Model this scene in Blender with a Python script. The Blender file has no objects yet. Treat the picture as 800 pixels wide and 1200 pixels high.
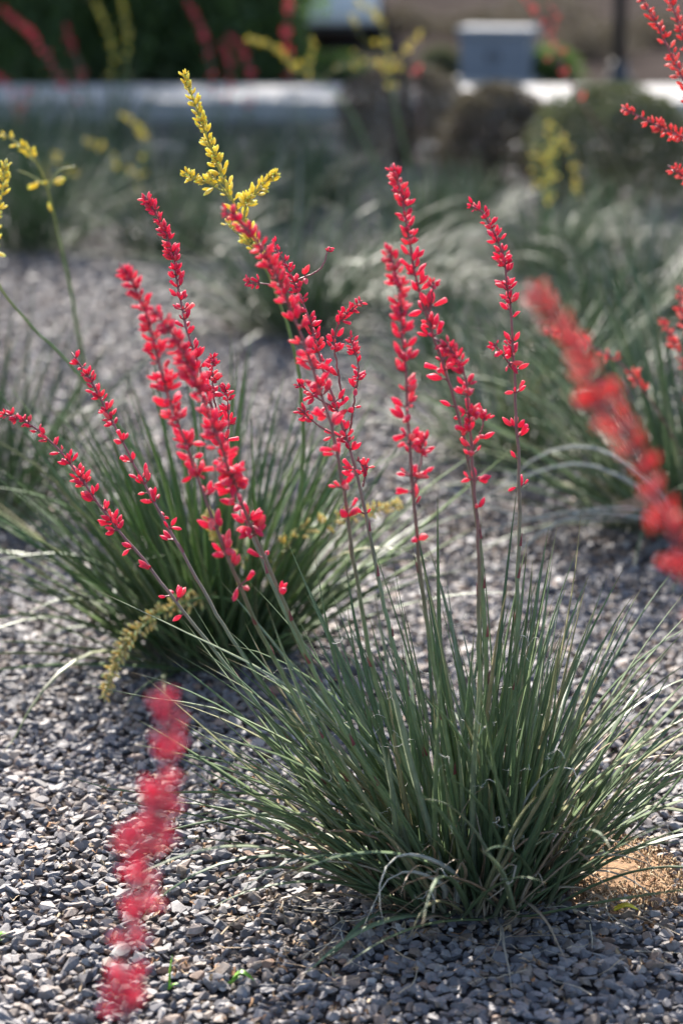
import bpy, bmesh, math, random
import numpy as np
from mathutils import Vector, Matrix, Quaternion

# ------------------------------------------------------------------ camera, world, sun, exposure
sc = bpy.context.scene
R = math.radians
CAM_H, PITCH, LENS = 1.45, R(14.2), 85.0
cd = bpy.data.cameras.new('camera'); cam = bpy.data.objects.new('camera', cd)
sc.collection.objects.link(cam); sc.camera = cam
cam.location = (0, 0, CAM_H); cam.rotation_euler = (R(90) - PITCH, 0, 0)
cd.sensor_fit = 'VERTICAL'; cd.sensor_height = 36; cd.sensor_width = 24; cd.lens = LENS
cd.clip_start = 0.05; cd.clip_end = 2000
cd.dof.use_dof = True; cd.dof.focus_distance = 3.66; cd.dof.aperture_fstop = 2.7

SUN_EL, SUN_AZ = R(35), R(-13)            # azimuth from +Y (straight ahead), negative = towards -X
world = bpy.data.worlds.new('World'); sc.world = world; world.use_nodes = True
wn = world.node_tree.nodes; wl = world.node_tree.links
sky = wn.new('ShaderNodeTexSky'); sky.sky_type = 'NISHITA'; sky.sun_disc = False
sky.sun_elevation = SUN_EL; sky.sun_rotation = SUN_AZ
sky.air_density = 1.0; sky.dust_density = 2.2
bg = wn['Background']; bg.inputs['Strength'].default_value = 0.14
wl.new(sky.outputs[0], bg.inputs['Color'])
sd = bpy.data.lights.new('sun', 'SUN'); sun = bpy.data.objects.new('sun', sd)
sc.collection.objects.link(sun)
sd.energy = 4.9; sd.angle = R(0.53); sd.color = (1.0, 0.935, 0.855)
sdir = Vector((math.sin(SUN_AZ) * math.cos(SUN_EL), math.cos(SUN_AZ) * math.cos(SUN_EL), math.sin(SUN_EL)))
sun.location = sdir * 60
sun.rotation_euler = sdir.to_track_quat('Z', 'Y').to_euler()

vs = sc.view_settings
vs.view_transform = 'Standard'; vs.look = 'None'; vs.gamma = 1.0; vs.exposure = 1.22
vs.use_curve_mapping = False
sc.render.engine = 'CYCLES'
sc.cycles.use_denoising = True
sc.cycles.max_bounces = 6; sc.cycles.transparent_max_bounces = 4
sc.cycles.sample_clamp_indirect = 6

rng = random.Random(11)
nrng = np.random.default_rng(7)
C = sc.collection

# ------------------------------------------------------------------ helpers
FPX = LENS / 36 * 1200
fwd = Vector((0, math.cos(PITCH), -math.sin(PITCH))); upv = Vector((0, math.sin(PITCH), math.cos(PITCH)))
CP = Vector((0, 0, CAM_H))
def ray(px, py): return fwd + Vector((1, 0, 0)) * ((px - 400) / FPX) + upv * ((600 - py) / FPX)
def W(px, py, Y):                       # the point on a pixel's ray at ground distance Y
    d = ray(px, py); return CP + d * (Y / d.y)
def G(px, py):                          # the ground point under a pixel
    d = ray(px, py); return CP + d * (-CAM_H / d.z)

def tag(o, label=None, cat=None, group=None, kind=None):
    if label: o['label'] = label
    if cat: o['category'] = cat
    if group: o['group'] = group
    if kind: o['kind'] = kind
    return o
def empty(name, loc):
    o = bpy.data.objects.new(name, None); C.objects.link(o); o.location = loc; o.empty_display_size = 0.1
    return o
def link(name, me, parent=None, mat=None):
    if mat is not None and not me.materials: me.materials.append(mat)
    o = bpy.data.objects.new(name, me); C.objects.link(o)
    if parent is not None: o.parent = parent
    return o
def pymesh(name, verts, faces, attrs=None, smooth=True):
    me = bpy.data.meshes.new(name)
    me.from_pydata([tuple(v) for v in verts], [], faces)
    if attrs:
        for k, vals in attrs.items():
            a = me.attributes.new(k, 'FLOAT', 'POINT'); a.data.foreach_set('value', vals)
    if smooth: me.polygons.foreach_set('use_smooth', [True] * len(me.polygons))
    me.update()
    return me
def trimesh(name, V, T, attrs=None, smooth=False):
    """fast mesh from numpy arrays of vertices and triangles"""
    me = bpy.data.meshes.new(name)
    me.vertices.add(len(V)); me.vertices.foreach_set('co', V.astype(np.float32).ravel())
    n = len(T)
    me.loops.add(n * 3); me.loops.foreach_set('vertex_index', T.astype(np.int32).ravel())
    me.polygons.add(n); me.polygons.foreach_set('loop_start', np.arange(0, n * 3, 3, dtype=np.int32))
    try: me.polygons.foreach_set('loop_total', np.full(n, 3, dtype=np.int32))
    except Exception: pass
    me.polygons.foreach_set('use_smooth', np.full(n, smooth))
    if attrs:
        for k, vals in attrs.items():
            a = me.attributes.new(k, 'FLOAT', 'POINT'); a.data.foreach_set('value', np.asarray(vals, dtype=np.float32))
    me.update(); me.validate()
    return me
class MB:
    """collects shapes for ONE mesh"""
    def __init__(s): s.v = []; s.f = []; s.t = []
    def add(s, v, f, t=None):
        o = len(s.v); s.v += [Vector(p) for p in v]; s.f += [tuple(i + o for i in q) for q in f]
        s.t += (t if t is not None else [0.0] * len(v))
    def mesh(s, name, smooth=True): return pymesh(name, s.v, s.f, {'t': s.t}, smooth)
    def box(s, x0, x1, y0, y1, z0, z1):
        s.add([(x0,y0,z0),(x1,y0,z0),(x1,y1,z0),(x0,y1,z0),(x0,y0,z1),(x1,y0,z1),(x1,y1,z1),(x0,y1,z1)],
              [(0,3,2,1),(4,5,6,7),(0,1,5,4),(1,2,6,5),(2,3,7,6),(3,0,4,7)])
    def tube(s, pts, rad, sides=6, t=None, cap=True):
        n = len(pts); vs_ = []; ts = []; prev = None
        for i, p in enumerate(pts):
            p = Vector(p)
            T = (Vector(pts[min(i + 1, n - 1)]) - Vector(pts[max(i - 1, 0)])).normalized()
            a = Vector((1, 0, 0)) if prev is None else prev
            S = (a - T * a.dot(T))
            if S.length < 1e-4: S = T.orthogonal()
            S.normalize(); prev = S; B = T.cross(S)
            r = rad[i] if isinstance(rad, (list, tuple)) else rad
            for k in range(sides):
                an = 2 * math.pi * k / sides
                vs_.append(p + S * math.cos(an) * r + B * math.sin(an) * r)
                ts.append(t[i] if t is not None else i / max(1, n - 1))
        f = []
        for i in range(n - 1):
            for k in range(sides):
                k2 = (k + 1) % sides
                f.append((i * sides + k, i * sides + k2, (i + 1) * sides + k2, (i + 1) * sides + k))
        if cap:
            f.append(tuple(range(sides - 1, -1, -1))); f.append(tuple((n - 1) * sides + k for k in range(sides)))
        s.add(vs_, f, ts)
    def lathe(s, prof, sides=20, axis='z', c=(0, 0, 0)):
        vs_ = []; n = len(prof)
        for r, h in prof:
            for k in range(sides):
                a = 2 * math.pi * k / sides
                q = (r * math.cos(a), r * math.sin(a), h)
                if axis == 'x': q = (q[2], q[0], q[1])
                vs_.append((q[0] + c[0], q[1] + c[1], q[2] + c[2]))
        f = []
        for i in range(n - 1):
            for k in range(sides):
                k2 = (k + 1) % sides
                f.append((i * sides + k, i * sides + k2, (i + 1) * sides + k2, (i + 1) * sides + k))
        f.append(tuple(range(sides - 1, -1, -1))); f.append(tuple((n - 1) * sides + k for k in range(sides)))
        s.add(vs_, f)
def bevel(me, w, seg=2):
    bm = bmesh.new(); bm.from_mesh(me)
    bmesh.ops.remove_doubles(bm, verts=bm.verts, dist=1e-5)
    bmesh.ops.bevel(bm, geom=[e for e in bm.edges], offset=w, segments=seg, affect='EDGES', profile=0.5)
    bm.to_mesh(me); bm.free()
def catmull(pts, n):
    P = [Vector(p) for p in pts]
    P = [P[0] * 2 - P[1]] + P + [P[-1] * 2 - P[-2]]
    seg = len(P) - 3; out = []
    for i in range(n + 1):
        u = i / n * seg; k = min(int(u), seg - 1); u -= k
        a, b, c, d = P[k], P[k + 1], P[k + 2], P[k + 3]
        out.append(0.5 * ((2 * b) + (c - a) * u + (2 * a - 5 * b + 4 * c - d) * u * u + (3 * b - a - 3 * c + d) * u ** 3))
    return out
def resample(pts, n):
    d = [0.0]
    for a, b in zip(pts, pts[1:]): d.append(d[-1] + (b - a).length)
    out = []; k = 0
    for i in range(n + 1):
        s = d[-1] * i / n
        while k < len(d) - 2 and d[k + 1] < s: k += 1
        u = (s - d[k]) / max(1e-9, d[k + 1] - d[k])
        out.append(pts[k].lerp(pts[k + 1], min(1, u)))
    return out, d[-1]

# ------------------------------------------------------------------ materials
def mat(name):
    m = bpy.data.materials.new(name); m.use_nodes = True
    nt = m.node_tree; return m, nt, nt.nodes['Principled BSDF']
def N(nt, kind, **kw):
    n = nt.nodes.new(kind)
    for k, v in kw.items(): setattr(n, k, v)
    return n
def ramp(nt, stops, interp='LINEAR'):
    r = N(nt, 'ShaderNodeValToRGB'); r.color_ramp.interpolation = interp
    els = r.color_ramp.elements
    while len(els) < len(stops): els.new(0.5)
    for e, (p, c) in zip(els, stops): e.position = p; e.color = (*c, 1)
    return r
def mixc(nt, fac, a, b, mode='MIX'):
    m = N(nt, 'ShaderNodeMix', data_type='RGBA', blend_type=mode)
    for sock, v in ((m.inputs[0], fac), (m.inputs[6], a), (m.inputs[7], b)):
        if isinstance(v, (int, float)): sock.default_value = v
        elif isinstance(v, tuple): sock.default_value = (*v, 1)
        else: nt.links.new(v, sock)
    return m.outputs[2]
def noise(nt, scale, detail=3, coord=None, rough=0.55):
    n = N(nt, 'ShaderNodeTexNoise'); n.inputs['Scale'].default_value = scale
    n.inputs['Detail'].default_value = detail; n.inputs['Roughness'].default_value = rough
    if coord is None:
        coord = N(nt, 'ShaderNodeNewGeometry').outputs['Position']
    nt.links.new(coord, n.inputs['Vector'])
    return n.outputs['Fac']
def bump(nt, h, bsdf, strength=0.4, dist=0.002):
    b = N(nt, 'ShaderNodeBump'); b.inputs['Strength'].default_value = strength; b.inputs['Distance'].default_value = dist
    nt.links.new(h, b.inputs['Height']); nt.links.new(b.outputs[0], bsdf.inputs['Normal'])
def translucent(nt, bsdf, col, fac):
    t = N(nt, 'ShaderNodeBsdfTranslucent')
    if isinstance(col, tuple): t.inputs['Color'].default_value = (*col, 1)
    else: nt.links.new(col, t.inputs['Color'])
    mx = N(nt, 'ShaderNodeMixShader'); mx.inputs[0].default_value = fac
    nt.links.new(bsdf.outputs[0], mx.inputs[1]); nt.links.new(t.outputs[0], mx.inputs[2])
    nt.links.new(mx.outputs[0], nt.nodes['Material Output'].inputs['Surface'])

STONE_STOPS = [(0.0, (0.066, 0.064, 0.072)), (0.22, (0.112, 0.107, 0.117)), (0.45, (0.165, 0.157, 0.164)),
               (0.62, (0.215, 0.205, 0.21)), (0.70, (0.18, 0.125, 0.09)), (0.82, (0.22, 0.175, 0.14)), (0.90, (0.32, 0.30, 0.29)),
               (0.95, (0.25, 0.14, 0.085)), (1.0, (0.46, 0.43, 0.40))]
def stone_mat(name, use_attr):
    m, nt, b = mat(name)
    if use_attr:
        a = N(nt, 'ShaderNodeAttribute', attribute_name='rnd'); src = a.outputs['Fac']
    else:
        a = N(nt, 'ShaderNodeObjectInfo'); src = a.outputs['Random']
    r = ramp(nt, STONE_STOPS); nt.links.new(src, r.inputs[0])
    n1 = noise(nt, 170, 4); n2 = noise(nt, 700, 2)
    r1 = ramp(nt, [(0.25, (0.62, 0.62, 0.64)), (0.75, (1.25, 1.22, 1.2))]); nt.links.new(n1, r1.inputs[0])
    c = mixc(nt, 1.0, r.outputs[0], r1.outputs[0], 'MULTIPLY')
    n3 = noise(nt, 3.2, 4); dr = ramp(nt, [(0.45, (0, 0, 0)), (0.72, (0.55, 0.55, 0.55))]); nt.links.new(n3, dr.inputs[0])
    c = mixc(nt, dr.outputs[0], c, (0.23, 0.195, 0.175))          # dusty patches
    nt.links.new(c, b.inputs['Base Color'])
    b.inputs['Roughness'].default_value = 0.62; b.inputs['Specular IOR Level'].default_value = 0.45
    bump(nt, n2, b, 0.35, 0.0015)
    return m
M_STONE = stone_mat('crushed_stone', True)
M_STONE1 = stone_mat('crushed_stone_single', False)

def ground_mat():
    m, nt, b = mat('gravel_fines')
    pos = N(nt, 'ShaderNodeNewGeometry').outputs['Position']
    v = N(nt, 'ShaderNodeTexVoronoi'); v.inputs['Scale'].default_value = 48; nt.links.new(pos, v.inputs['Vector'])
    r = ramp(nt, STONE_STOPS); sep = N(nt, 'ShaderNodeSeparateColor'); nt.links.new(v.outputs['Color'], sep.inputs[0])
    nt.links.new(sep.outputs[0], r.inputs[0])
    n1 = noise(nt, 9, 4, pos)
    c = mixc(nt, n1, r.outputs[0], (0.14, 0.115, 0.095)); c = mixc(nt, 1.0, c, (0.62, 0.61, 0.62), 'MULTIPLY'); nt.links.new(c, b.inputs['Base Color'])
    b.inputs['Roughness'].default_value = 1.0; b.inputs['Specular IOR Level'].default_value = 0.05
    inv = N(nt, 'ShaderNodeMath', operation='SUBTRACT'); inv.inputs[0].default_value = 1
    nt.links.new(v.outputs['Distance'], inv.inputs[1]); bump(nt, inv.outputs[0], b, 0.8, 0.012)
    return m
M_GROUND = ground_mat()

def simple(name, col, rough=0.6, var=0.25, scale=30, bstr=0.0, bdist=0.002, metal=0.0, spec=0.5, detail=4):
    m, nt, b = mat(name)
    n1 = noise(nt, scale, detail)
    lo = tuple(c * (1 - var) for c in col); hi = tuple(min(1, c * (1 + var)) for c in col)
    r = ramp(nt, [(0.3, lo), (0.7, hi)]); nt.links.new(n1, r.inputs[0]); nt.links.new(r.outputs[0], b.inputs['Base Color'])
    b.inputs['Roughness'].default_value = rough; b.inputs['Metallic'].default_value = metal
    b.inputs['Specular IOR Level'].default_value = spec
    if bstr: bump(nt, n1, b, bstr, bdist)
    return m
M_DIRT = simple('desert_ground', (0.052, 0.043, 0.039), 1.0, 0.45, 1.1, 0.3, 0.02, spec=0.0)
M_ASPHALT = simple('asphalt', (0.05, 0.051, 0.056), 0.95, 0.25, 40, 0.5, 0.004, spec=0.05)
M_CONC = simple('concrete', (0.33, 0.318, 0.305), 0.85, 0.08, 6, 0.2, 0.002)
M_SOIL = simple('tan_soil', (0.33, 0.19, 0.095), 0.95, 0.35, 160, 0.8, 0.004)
M_BARK = simple('bark', (0.10, 0.075, 0.06), 0.9, 0.35, 25, 0.7, 0.01)
M_TWIG = simple('twig', (0.11, 0.08, 0.065), 0.9, 0.3, 40)

def leaf_mat(name, stops, hue_var, rough=0.5, tr=0.2, trcol=(0.20, 0.30, 0.09), tipc=(0.25, 0.17, 0.11), basec=(0.22, 0.20, 0.15), objrand=True, tip=True):
    m, nt, b = mat(name)
    if objrand: src = N(nt, 'ShaderNodeObjectInfo').outputs['Random']
    else: src = N(nt, 'ShaderNodeAttribute', attribute_name='rnd').outputs['Fac']
    r = ramp(nt, stops); nt.links.new(src, r.inputs[0])
    col = r.outputs[0]
    n1 = noise(nt, 60, 3)
    rr = ramp(nt, [(0.3, (0.78, 0.8, 0.8)), (0.7, (1.2, 1.18, 1.15))]); nt.links.new(n1, rr.inputs[0])
    col = mixc(nt, 1.0, col, rr.outputs[0], 'MULTIPLY')
    if tip:
        t = N(nt, 'ShaderNodeAttribute', attribute_name='t').outputs['Fac']
        rt = ramp(nt, [(0.93, (0, 0, 0)), (1.0, (1, 1, 1))]); nt.links.new(t, rt.inputs[0])
        col = mixc(nt, rt.outputs[0], col, tipc)
        rb = ramp(nt, [(0.0, (1, 1, 1)), (0.16, (0, 0, 0))]); nt.links.new(t, rb.inputs[0])
        col = mixc(nt, rb.outputs[0], col, basec)
    nt.links.new(col, b.inputs['Base Color'])
    b.inputs['Roughness'].default_value = rough; b.inputs['Specular IOR Level'].default_value = 0.42
    if tr: translucent(nt, b, trcol, tr)
    return m
YST = [(0.0, (0.085, 0.132, 0.07)), (0.35, (0.13, 0.188, 0.10)), (0.65, (0.18, 0.24, 0.12)), (0.85, (0.26, 0.30, 0.21)), (0.93, (0.27, 0.27, 0.14)), (1.0, (0.36, 0.30, 0.18))]
M_LEAF = leaf_mat('yucca_leaf', YST, 0.1)
M_GREEN = leaf_mat('green_yucca_leaf', [(0.0, (0.065, 0.115, 0.045)), (0.4, (0.10, 0.165, 0.07)), (0.75, (0.145, 0.21, 0.085)), (0.95, (0.20, 0.25, 0.12)), (1.0, (0.28, 0.26, 0.13))], 0.1, trcol=(0.22, 0.36, 0.08), tr=0.25)
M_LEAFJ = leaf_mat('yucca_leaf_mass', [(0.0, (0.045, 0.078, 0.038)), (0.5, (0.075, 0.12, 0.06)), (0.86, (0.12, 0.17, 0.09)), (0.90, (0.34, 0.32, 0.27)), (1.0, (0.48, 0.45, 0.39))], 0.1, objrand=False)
M_DRY = leaf_mat('dry_leaf', [(0.0, (0.30, 0.20, 0.13)), (0.5, (0.38, 0.29, 0.20)), (1.0, (0.44, 0.38, 0.30))], 0.1, rough=0.6, tr=0.15, trcol=(0.4, 0.25, 0.12), tip=False)
M_PALE = leaf_mat('pale_leaf', [(0.0, (0.40, 0.42, 0.40)), (1.0, (0.5, 0.5, 0.46))], 0.1, rough=0.5, tr=0.1, trcol=(0.4, 0.42, 0.3), tip=False)  # pale grey leaves; on the right-hand clump the colour stands for sun glints
M_FIBRE = simple('fibre', (0.62, 0.60, 0.54), 0.6, 0.1, 20)

def stalk_mat(name, low, mid, top):
    m, nt, b = mat(name)
    t = N(nt, 'ShaderNodeAttribute', attribute_name='t').outputs['Fac']
    r = ramp(nt, [(0.0, low), (0.42, low), (0.66, mid), (1.0, top)]); nt.links.new(t, r.inputs[0])
    n1 = noise(nt, 45, 3)
    rr = ramp(nt, [(0.3, (0.75, 0.75, 0.75)), (0.7, (1.2, 1.2, 1.2))]); nt.links.new(n1, rr.inputs[0])
    c = mixc(nt, 1.0, r.outputs[0], rr.outputs[0], 'MULTIPLY'); nt.links.new(c, b.inputs['Base Color'])
    b.inputs['Roughness'].default_value = 0.5
    return m
M_STALK = stalk_mat('red_stalk', (0.16, 0.21, 0.10), (0.24, 0.13, 0.12), (0.28, 0.075, 0.095))
M_YSTALK = stalk_mat('yellow_stalk', (0.15, 0.24, 0.09), (0.19, 0.30, 0.10), (0.42, 0.40, 0.10))
def bud_mat(name, stops, trcol, tr=0.52, objrand=True):
    m, nt, b = mat(name)
    if objrand: src = N(nt, 'ShaderNodeObjectInfo').outputs['Random']
    else: src = N(nt, 'ShaderNodeAttribute', attribute_name='rnd').outputs['Fac']
    r = ramp(nt, stops); nt.links.new(src, r.inputs[0])
    t = N(nt, 'ShaderNodeAttribute', attribute_name='t').outputs['Fac']
    lt = ramp(nt, [(0.0, (0.75, 0.75, 0.75)), (0.45, (0.9, 0.9, 0.9)), (0.82, (1.08, 1.15, 1.1)), (1.0, (1.15, 2.6, 2.0))]); nt.links.new(t, lt.inputs[0])
    n1 = noise(nt, 240, 2); l2 = ramp(nt, [(0.3, (0.82, 0.8, 0.8)), (0.7, (1.1, 1.3, 1.25))]); nt.links.new(n1, l2.inputs[0])
    cc = mixc(nt, 1.0, mixc(nt, 1.0, r.outputs[0], lt.outputs[0], 'MULTIPLY'), l2.outputs[0], 'MULTIPLY')
    nt.links.new(cc, b.inputs['Base Color'])
    b.inputs['Roughness'].default_value = 0.55; b.inputs['Sheen Weight'].default_value = 0.25
    b.inputs['Sheen Tint'].default_value = (1, 0.75, 0.8, 1)
    translucent(nt, b, trcol, tr)
    return m
RS = [(0.0, (0.50, 0.025, 0.10)), (0.4, (0.74, 0.045, 0.15)), (0.8, (0.84, 0.10, 0.18)), (1.0, (0.86, 0.24, 0.23))]
YS = [(0.0, (0.68, 0.53, 0.08)), (0.6, (0.78, 0.66, 0.17)), (1.0, (0.80, 0.72, 0.32))]
CS = [(0.0, (0.62, 0.06, 0.08)), (0.6, (0.76, 0.13, 0.13)), (0.9, (0.75, 0.25, 0.2)), (1.0, (0.8, 0.5, 0.4))]
KS = [(0.0, (0.66, 0.05, 0.13)), (0.6, (0.80, 0.10, 0.19)), (1.0, (0.82, 0.26, 0.30))]
PS = [(0.0, (0.70, 0.56, 0.22)), (1.0, (0.80, 0.72, 0.42))]
BUDM = {}
for k, st, tc in (('red', RS, (0.98, 0.10, 0.20)), ('yellow', YS, (0.95, 0.78, 0.16)), ('coral', CS, (0.95, 0.17, 0.16)), ('pink', KS, (0.95, 0.11, 0.22)), ('straw', PS, (0.8, 0.6, 0.2))):
    BUDM[k] = (bud_mat(k + '_bud', st, tc), bud_mat(k + '_bud_mass', st, tc, objrand=False))
M_BRACT = simple('bract', (0.55, 0.10, 0.14), 0.55, 0.2, 60)

# ------------------------------------------------------------------ the setting: ground, gravel, road, pavement
def hgt(x, y):                          # gentle relief of the gravel bed (metres)
    return 0.010 * np.sin(1.7 * x + 0.6) * np.sin(1.3 * y + 0.4) + 0.006 * np.sin(4.1 * x + 1.0 * y) * np.sin(3.3 * y - 1.2 * x + 2)
mb = MB(); mb.add([(-300, -60, -0.06), (300, -60, -0.06), (300, 900, -0.06), (-300, 900, -0.06)], [(0, 1, 2, 3)])
tag(link('ground', mb.mesh('ground', False), None, M_DIRT), kind='structure')
# gravel bed sheet
xs = np.linspace(-7, 7, 113); ys = np.concatenate([np.linspace(-2.0, 2.3, 14), np.linspace(2.45, 14.75, 99)])
X, Yg = np.meshgrid(xs, ys)
Zg = hgt(X, Yg) - 0.008
V = np.stack([X.ravel(), Yg.ravel(), Zg.ravel()], 1); nx = len(xs); ny = len(ys)
ii, jj = np.meshgrid(np.arange(ny - 1), np.arange(nx - 1), indexing='ij'); q = (ii * nx + jj).ravel()
T = np.concatenate([np.stack([q, q + 1, q + nx + 1], 1), np.stack([q, q + nx + 1, q + nx], 1)])
bed = link('gravel_bed', trimesh('gravel_bed', V, T, smooth=True), None, M_GROUND); tag(bed, kind='structure')

def rock_templates(n, npts, seed):
    out = []; r = random.Random(seed)
    for _ in range(n):
        bm = bmesh.new(); el_ = r.uniform(0.6, 0.9); th_ = r.uniform(0.38, 0.62)
        for k in range(npts):
            z = r.uniform(-1, 1); a = r.uniform(0, 6.283); q = math.sqrt(1 - z * z); rad = r.uniform(0.84, 1.06)
            bm.verts.new((q * math.cos(a) * rad * 1.08, q * math.sin(a) * rad * el_, z * rad * th_))
        ret = bmesh.ops.convex_hull(bm, input=bm.verts)
        bmesh.ops.delete(bm, geom=[v for v in bm.verts if not v.link_faces], context='VERTS')
        bmesh.ops.recalc_face_normals(bm, faces=bm.faces); bmesh.ops.triangulate(bm, faces=bm.faces)
        bm.verts.index_update()
        out.append((np.array([v.co[:] for v in bm.verts]), np.array([[v.index for v in f.verts] for f in bm.faces])))
        bm.free()
    return out
RT_HI = rock_templates(18, 18, 3); RT_LO = rock_templates(10, 8, 4)
SOIL_C = G(722, 1020); SOIL_RX, SOIL_RY = 0.105, 0.16
def scatter(y0, y1, sp, wfun):
    yy = np.arange(y0, y1, sp * 0.9); P = []
    for y in yy:
        w = wfun(y); x = np.arange(-w, w, sp); P.append(np.stack([x, np.full_like(x, y)], 1))
    P = np.concatenate(P); P += nrng.uniform(-0.55, 0.55, P.shape) * sp
    return P
def stone_batch(P, smin, smax, temps):
    n = len(P)
    size = smin + (smax - smin) * nrng.beta(1.3, 3.2, n)         # half length
    z = hgt(P[:, 0], P[:, 1]) + nrng.uniform(-0.003, 0.006, n)
    yaw = nrng.uniform(0, 6.283, n); tl = nrng.normal(0, 0.38, n); ta = nrng.uniform(0, 6.283, n)
    ti = nrng.integers(0, len(temps), n)
    sq = nrng.uniform(0.75, 1.25, (n, 3))
    return dict(P=P, z=z, size=size, yaw=yaw, tl=tl, ta=ta, ti=ti, sq=sq, rnd=nrng.uniform(0, 1, n), temps=temps)
def rotmats(b):
    cy, sy = np.cos(b['yaw']), np.sin(b['yaw']); o = np.zeros_like(cy); l = np.ones_like(cy)
    Rz = np.stack([np.stack([cy, -sy, o], 1), np.stack([sy, cy, o], 1), np.stack([o, o, l], 1)], 1)
    ax = np.stack([np.cos(b['ta']), np.sin(b['ta']), o], 1); c, s = np.cos(b['tl']), np.sin(b['tl'])
    K = np.zeros((len(c), 3, 3)); K[:, 0, 2] = ax[:, 1]; K[:, 1, 2] = -ax[:, 0]; K[:, 2, 0] = -ax[:, 1]; K[:, 2, 1] = ax[:, 0]
    I = np.eye(3)[None]
    Rt = I + s[:, None, None] * K + (1 - c)[:, None, None] * (K @ K)
    return Rt @ Rz
def build_batch(b, keep):
    VV, TT, RR = [], [], []; off = 0
    RM = rotmats(b)
    for k, (tv, tt) in enumerate(b['temps']):
        idx = np.where((b['ti'] == k) & keep)[0]
        if not len(idx): continue
        loc = tv[None] * b['sq'][idx][:, None, :] * b['size'][idx][:, None, None]
        v = np.einsum('nij,nkj->nki', RM[idx], loc)
        v[:, :, 0] += b['P'][idx, 0][:, None]; v[:, :, 1] += b['P'][idx, 1][:, None]; v[:, :, 2] += b['z'][idx][:, None]
        m = len(tv)
        VV.append(v.reshape(-1, 3)); TT.append((tt[None] + (off + np.arange(len(idx)) * m)[:, None, None]).reshape(-1, 3))
        RR.append(np.repeat(b['rnd'][idx], m)); off += len(idx) * m
    return np.concatenate(VV), np.concatenate(TT), np.concatenate(RR)
b1 = stone_batch(scatter(2.25, 5.2, 0.0150, lambda y: 0.165 * y + 0.75), 0.0058, 0.0215, RT_HI)
b2 = stone_batch(scatter(5.2, 9.0, 0.020, lambda y: 0.15 * y + 0.7), 0.009, 0.023, RT_LO)
b3 = stone_batch(scatter(9.0, 14.6, 0.031, lambda y: 0.15 * y + 0.8), 0.014, 0.028, RT_LO)
dx = (b1['P'][:, 0] - SOIL_C.x) / SOIL_RX; dy = (b1['P'][:, 1] - SOIL_C.y) / SOIL_RY
dd = dx * dx + dy * dy + nrng.normal(0, 0.22, len(dx))
ok1 = dd > 0.62
# the 300 stones that show largest become objects of their own
px = 400 + FPX * b1['P'][:, 0] / (b1['P'][:, 1] * math.cos(PITCH) + CAM_H * math.sin(PITCH))
ang = np.arctan2(CAM_H, b1['P'][:, 1]) - PITCH; py = 600 + FPX * np.tan(ang)
inv = (px > 5) & (px < 795) & (py < 1195) & ok1
score = np.where(inv, b1['size'] / b1['P'][:, 1], 0); top = np.argsort(-score)[:300]
keep1 = ok1.copy(); keep1[top] = False
parts = [build_batch(b1, keep1), build_batch(b2, np.ones(len(b2['z']), bool)), build_batch(b3, np.ones(len(b3['z']), bool))]
off = 0; VV, TT, RR = [], [], []
for v, t, r in parts: VV.append(v); TT.append(t + off); RR.append(r); off += len(v)
gm = trimesh('gravel', np.concatenate(VV), np.concatenate(TT), {'rnd': np.concatenate(RR)})
tag(link('gravel', gm, bed, M_STONE), kind='stuff')
tmesh = []
for tv, tt in RT_HI:
    me = trimesh('stone', tv, tt); me.materials.append(M_STONE1); tmesh.append(me)
RM = rotmats(b1)
for i in top:
    o = link('stone', tmesh[b1['ti'][i]], bed)
    sc3 = b1['sq'][i] * b1['size'][i]
    M = Matrix([list(r) for r in RM[i]]).to_4x4()
    o.matrix_local = Matrix.Translation((b1['P'][i, 0], b1['P'][i, 1], b1['z'][i])) @ M @ Matrix.Diagonal((*sc3, 1))

# bare tan soil beside the big clump, and the litter on it
n = 26; v = [(SOIL_C.x, SOIL_C.y, 0.007)]; f = []
for ring, rr in ((1, 0.55), (2, 1.15)):
    for k in range(n):
        a = 6.2832 * k / n; j = 1 + rng.uniform(-0.12, 0.12)
        x = SOIL_C.x + math.cos(a) * SOIL_RX * rr * j; y = SOIL_C.y + math.sin(a) * SOIL_RY * rr * j
        v.append((x, y, float(hgt(x, y)) + (0.004 if ring == 1 else -0.006)))
for k in range(n):
    k2 = (k + 1) % n; f.append((0, 1 + k, 1 + k2)); f.append((1 + k, 1 + n + k, 1 + n + k2, 1 + k2))
tag(link('soil', pymesh('soil', v, f), None, M_SOIL), kind='structure')

def slab(name, x0, x1, y0, y1, z0, z1, m):
    mb = MB(); mb.box(x0, x1, y0, y1, z0, z1)
    return tag(link(name, mb.mesh(name, False), None, m), kind='structure')
slab('kerb', -60, 60, 14.78, 14.93, -0.3, 0.004, M_CONC)
slab('road', -60, 60, 14.93, 16.85, -0.3, -0.03, M_ASPHALT)
slab('far_kerb', -60, 60, 16.85, 17.0, -0.3, 0.105, M_CONC)
pav = slab('pavement', -60, 60, 17.0, 18.5, -0.3, 0.08, M_CONC)
pm = None
for k in range(-9, 10):                 # cast concrete panels of the pavement
    mb = MB(); mb.box(0.004, 1.496, 17.006, 18.494, 0.07, 0.1)
    if pm is None: pm = mb.mesh('panel', False); pm.materials.append(M_CONC)
    o = link('panel', pm, pav); o.location = (k * 1.5, 0, 0)

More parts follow.
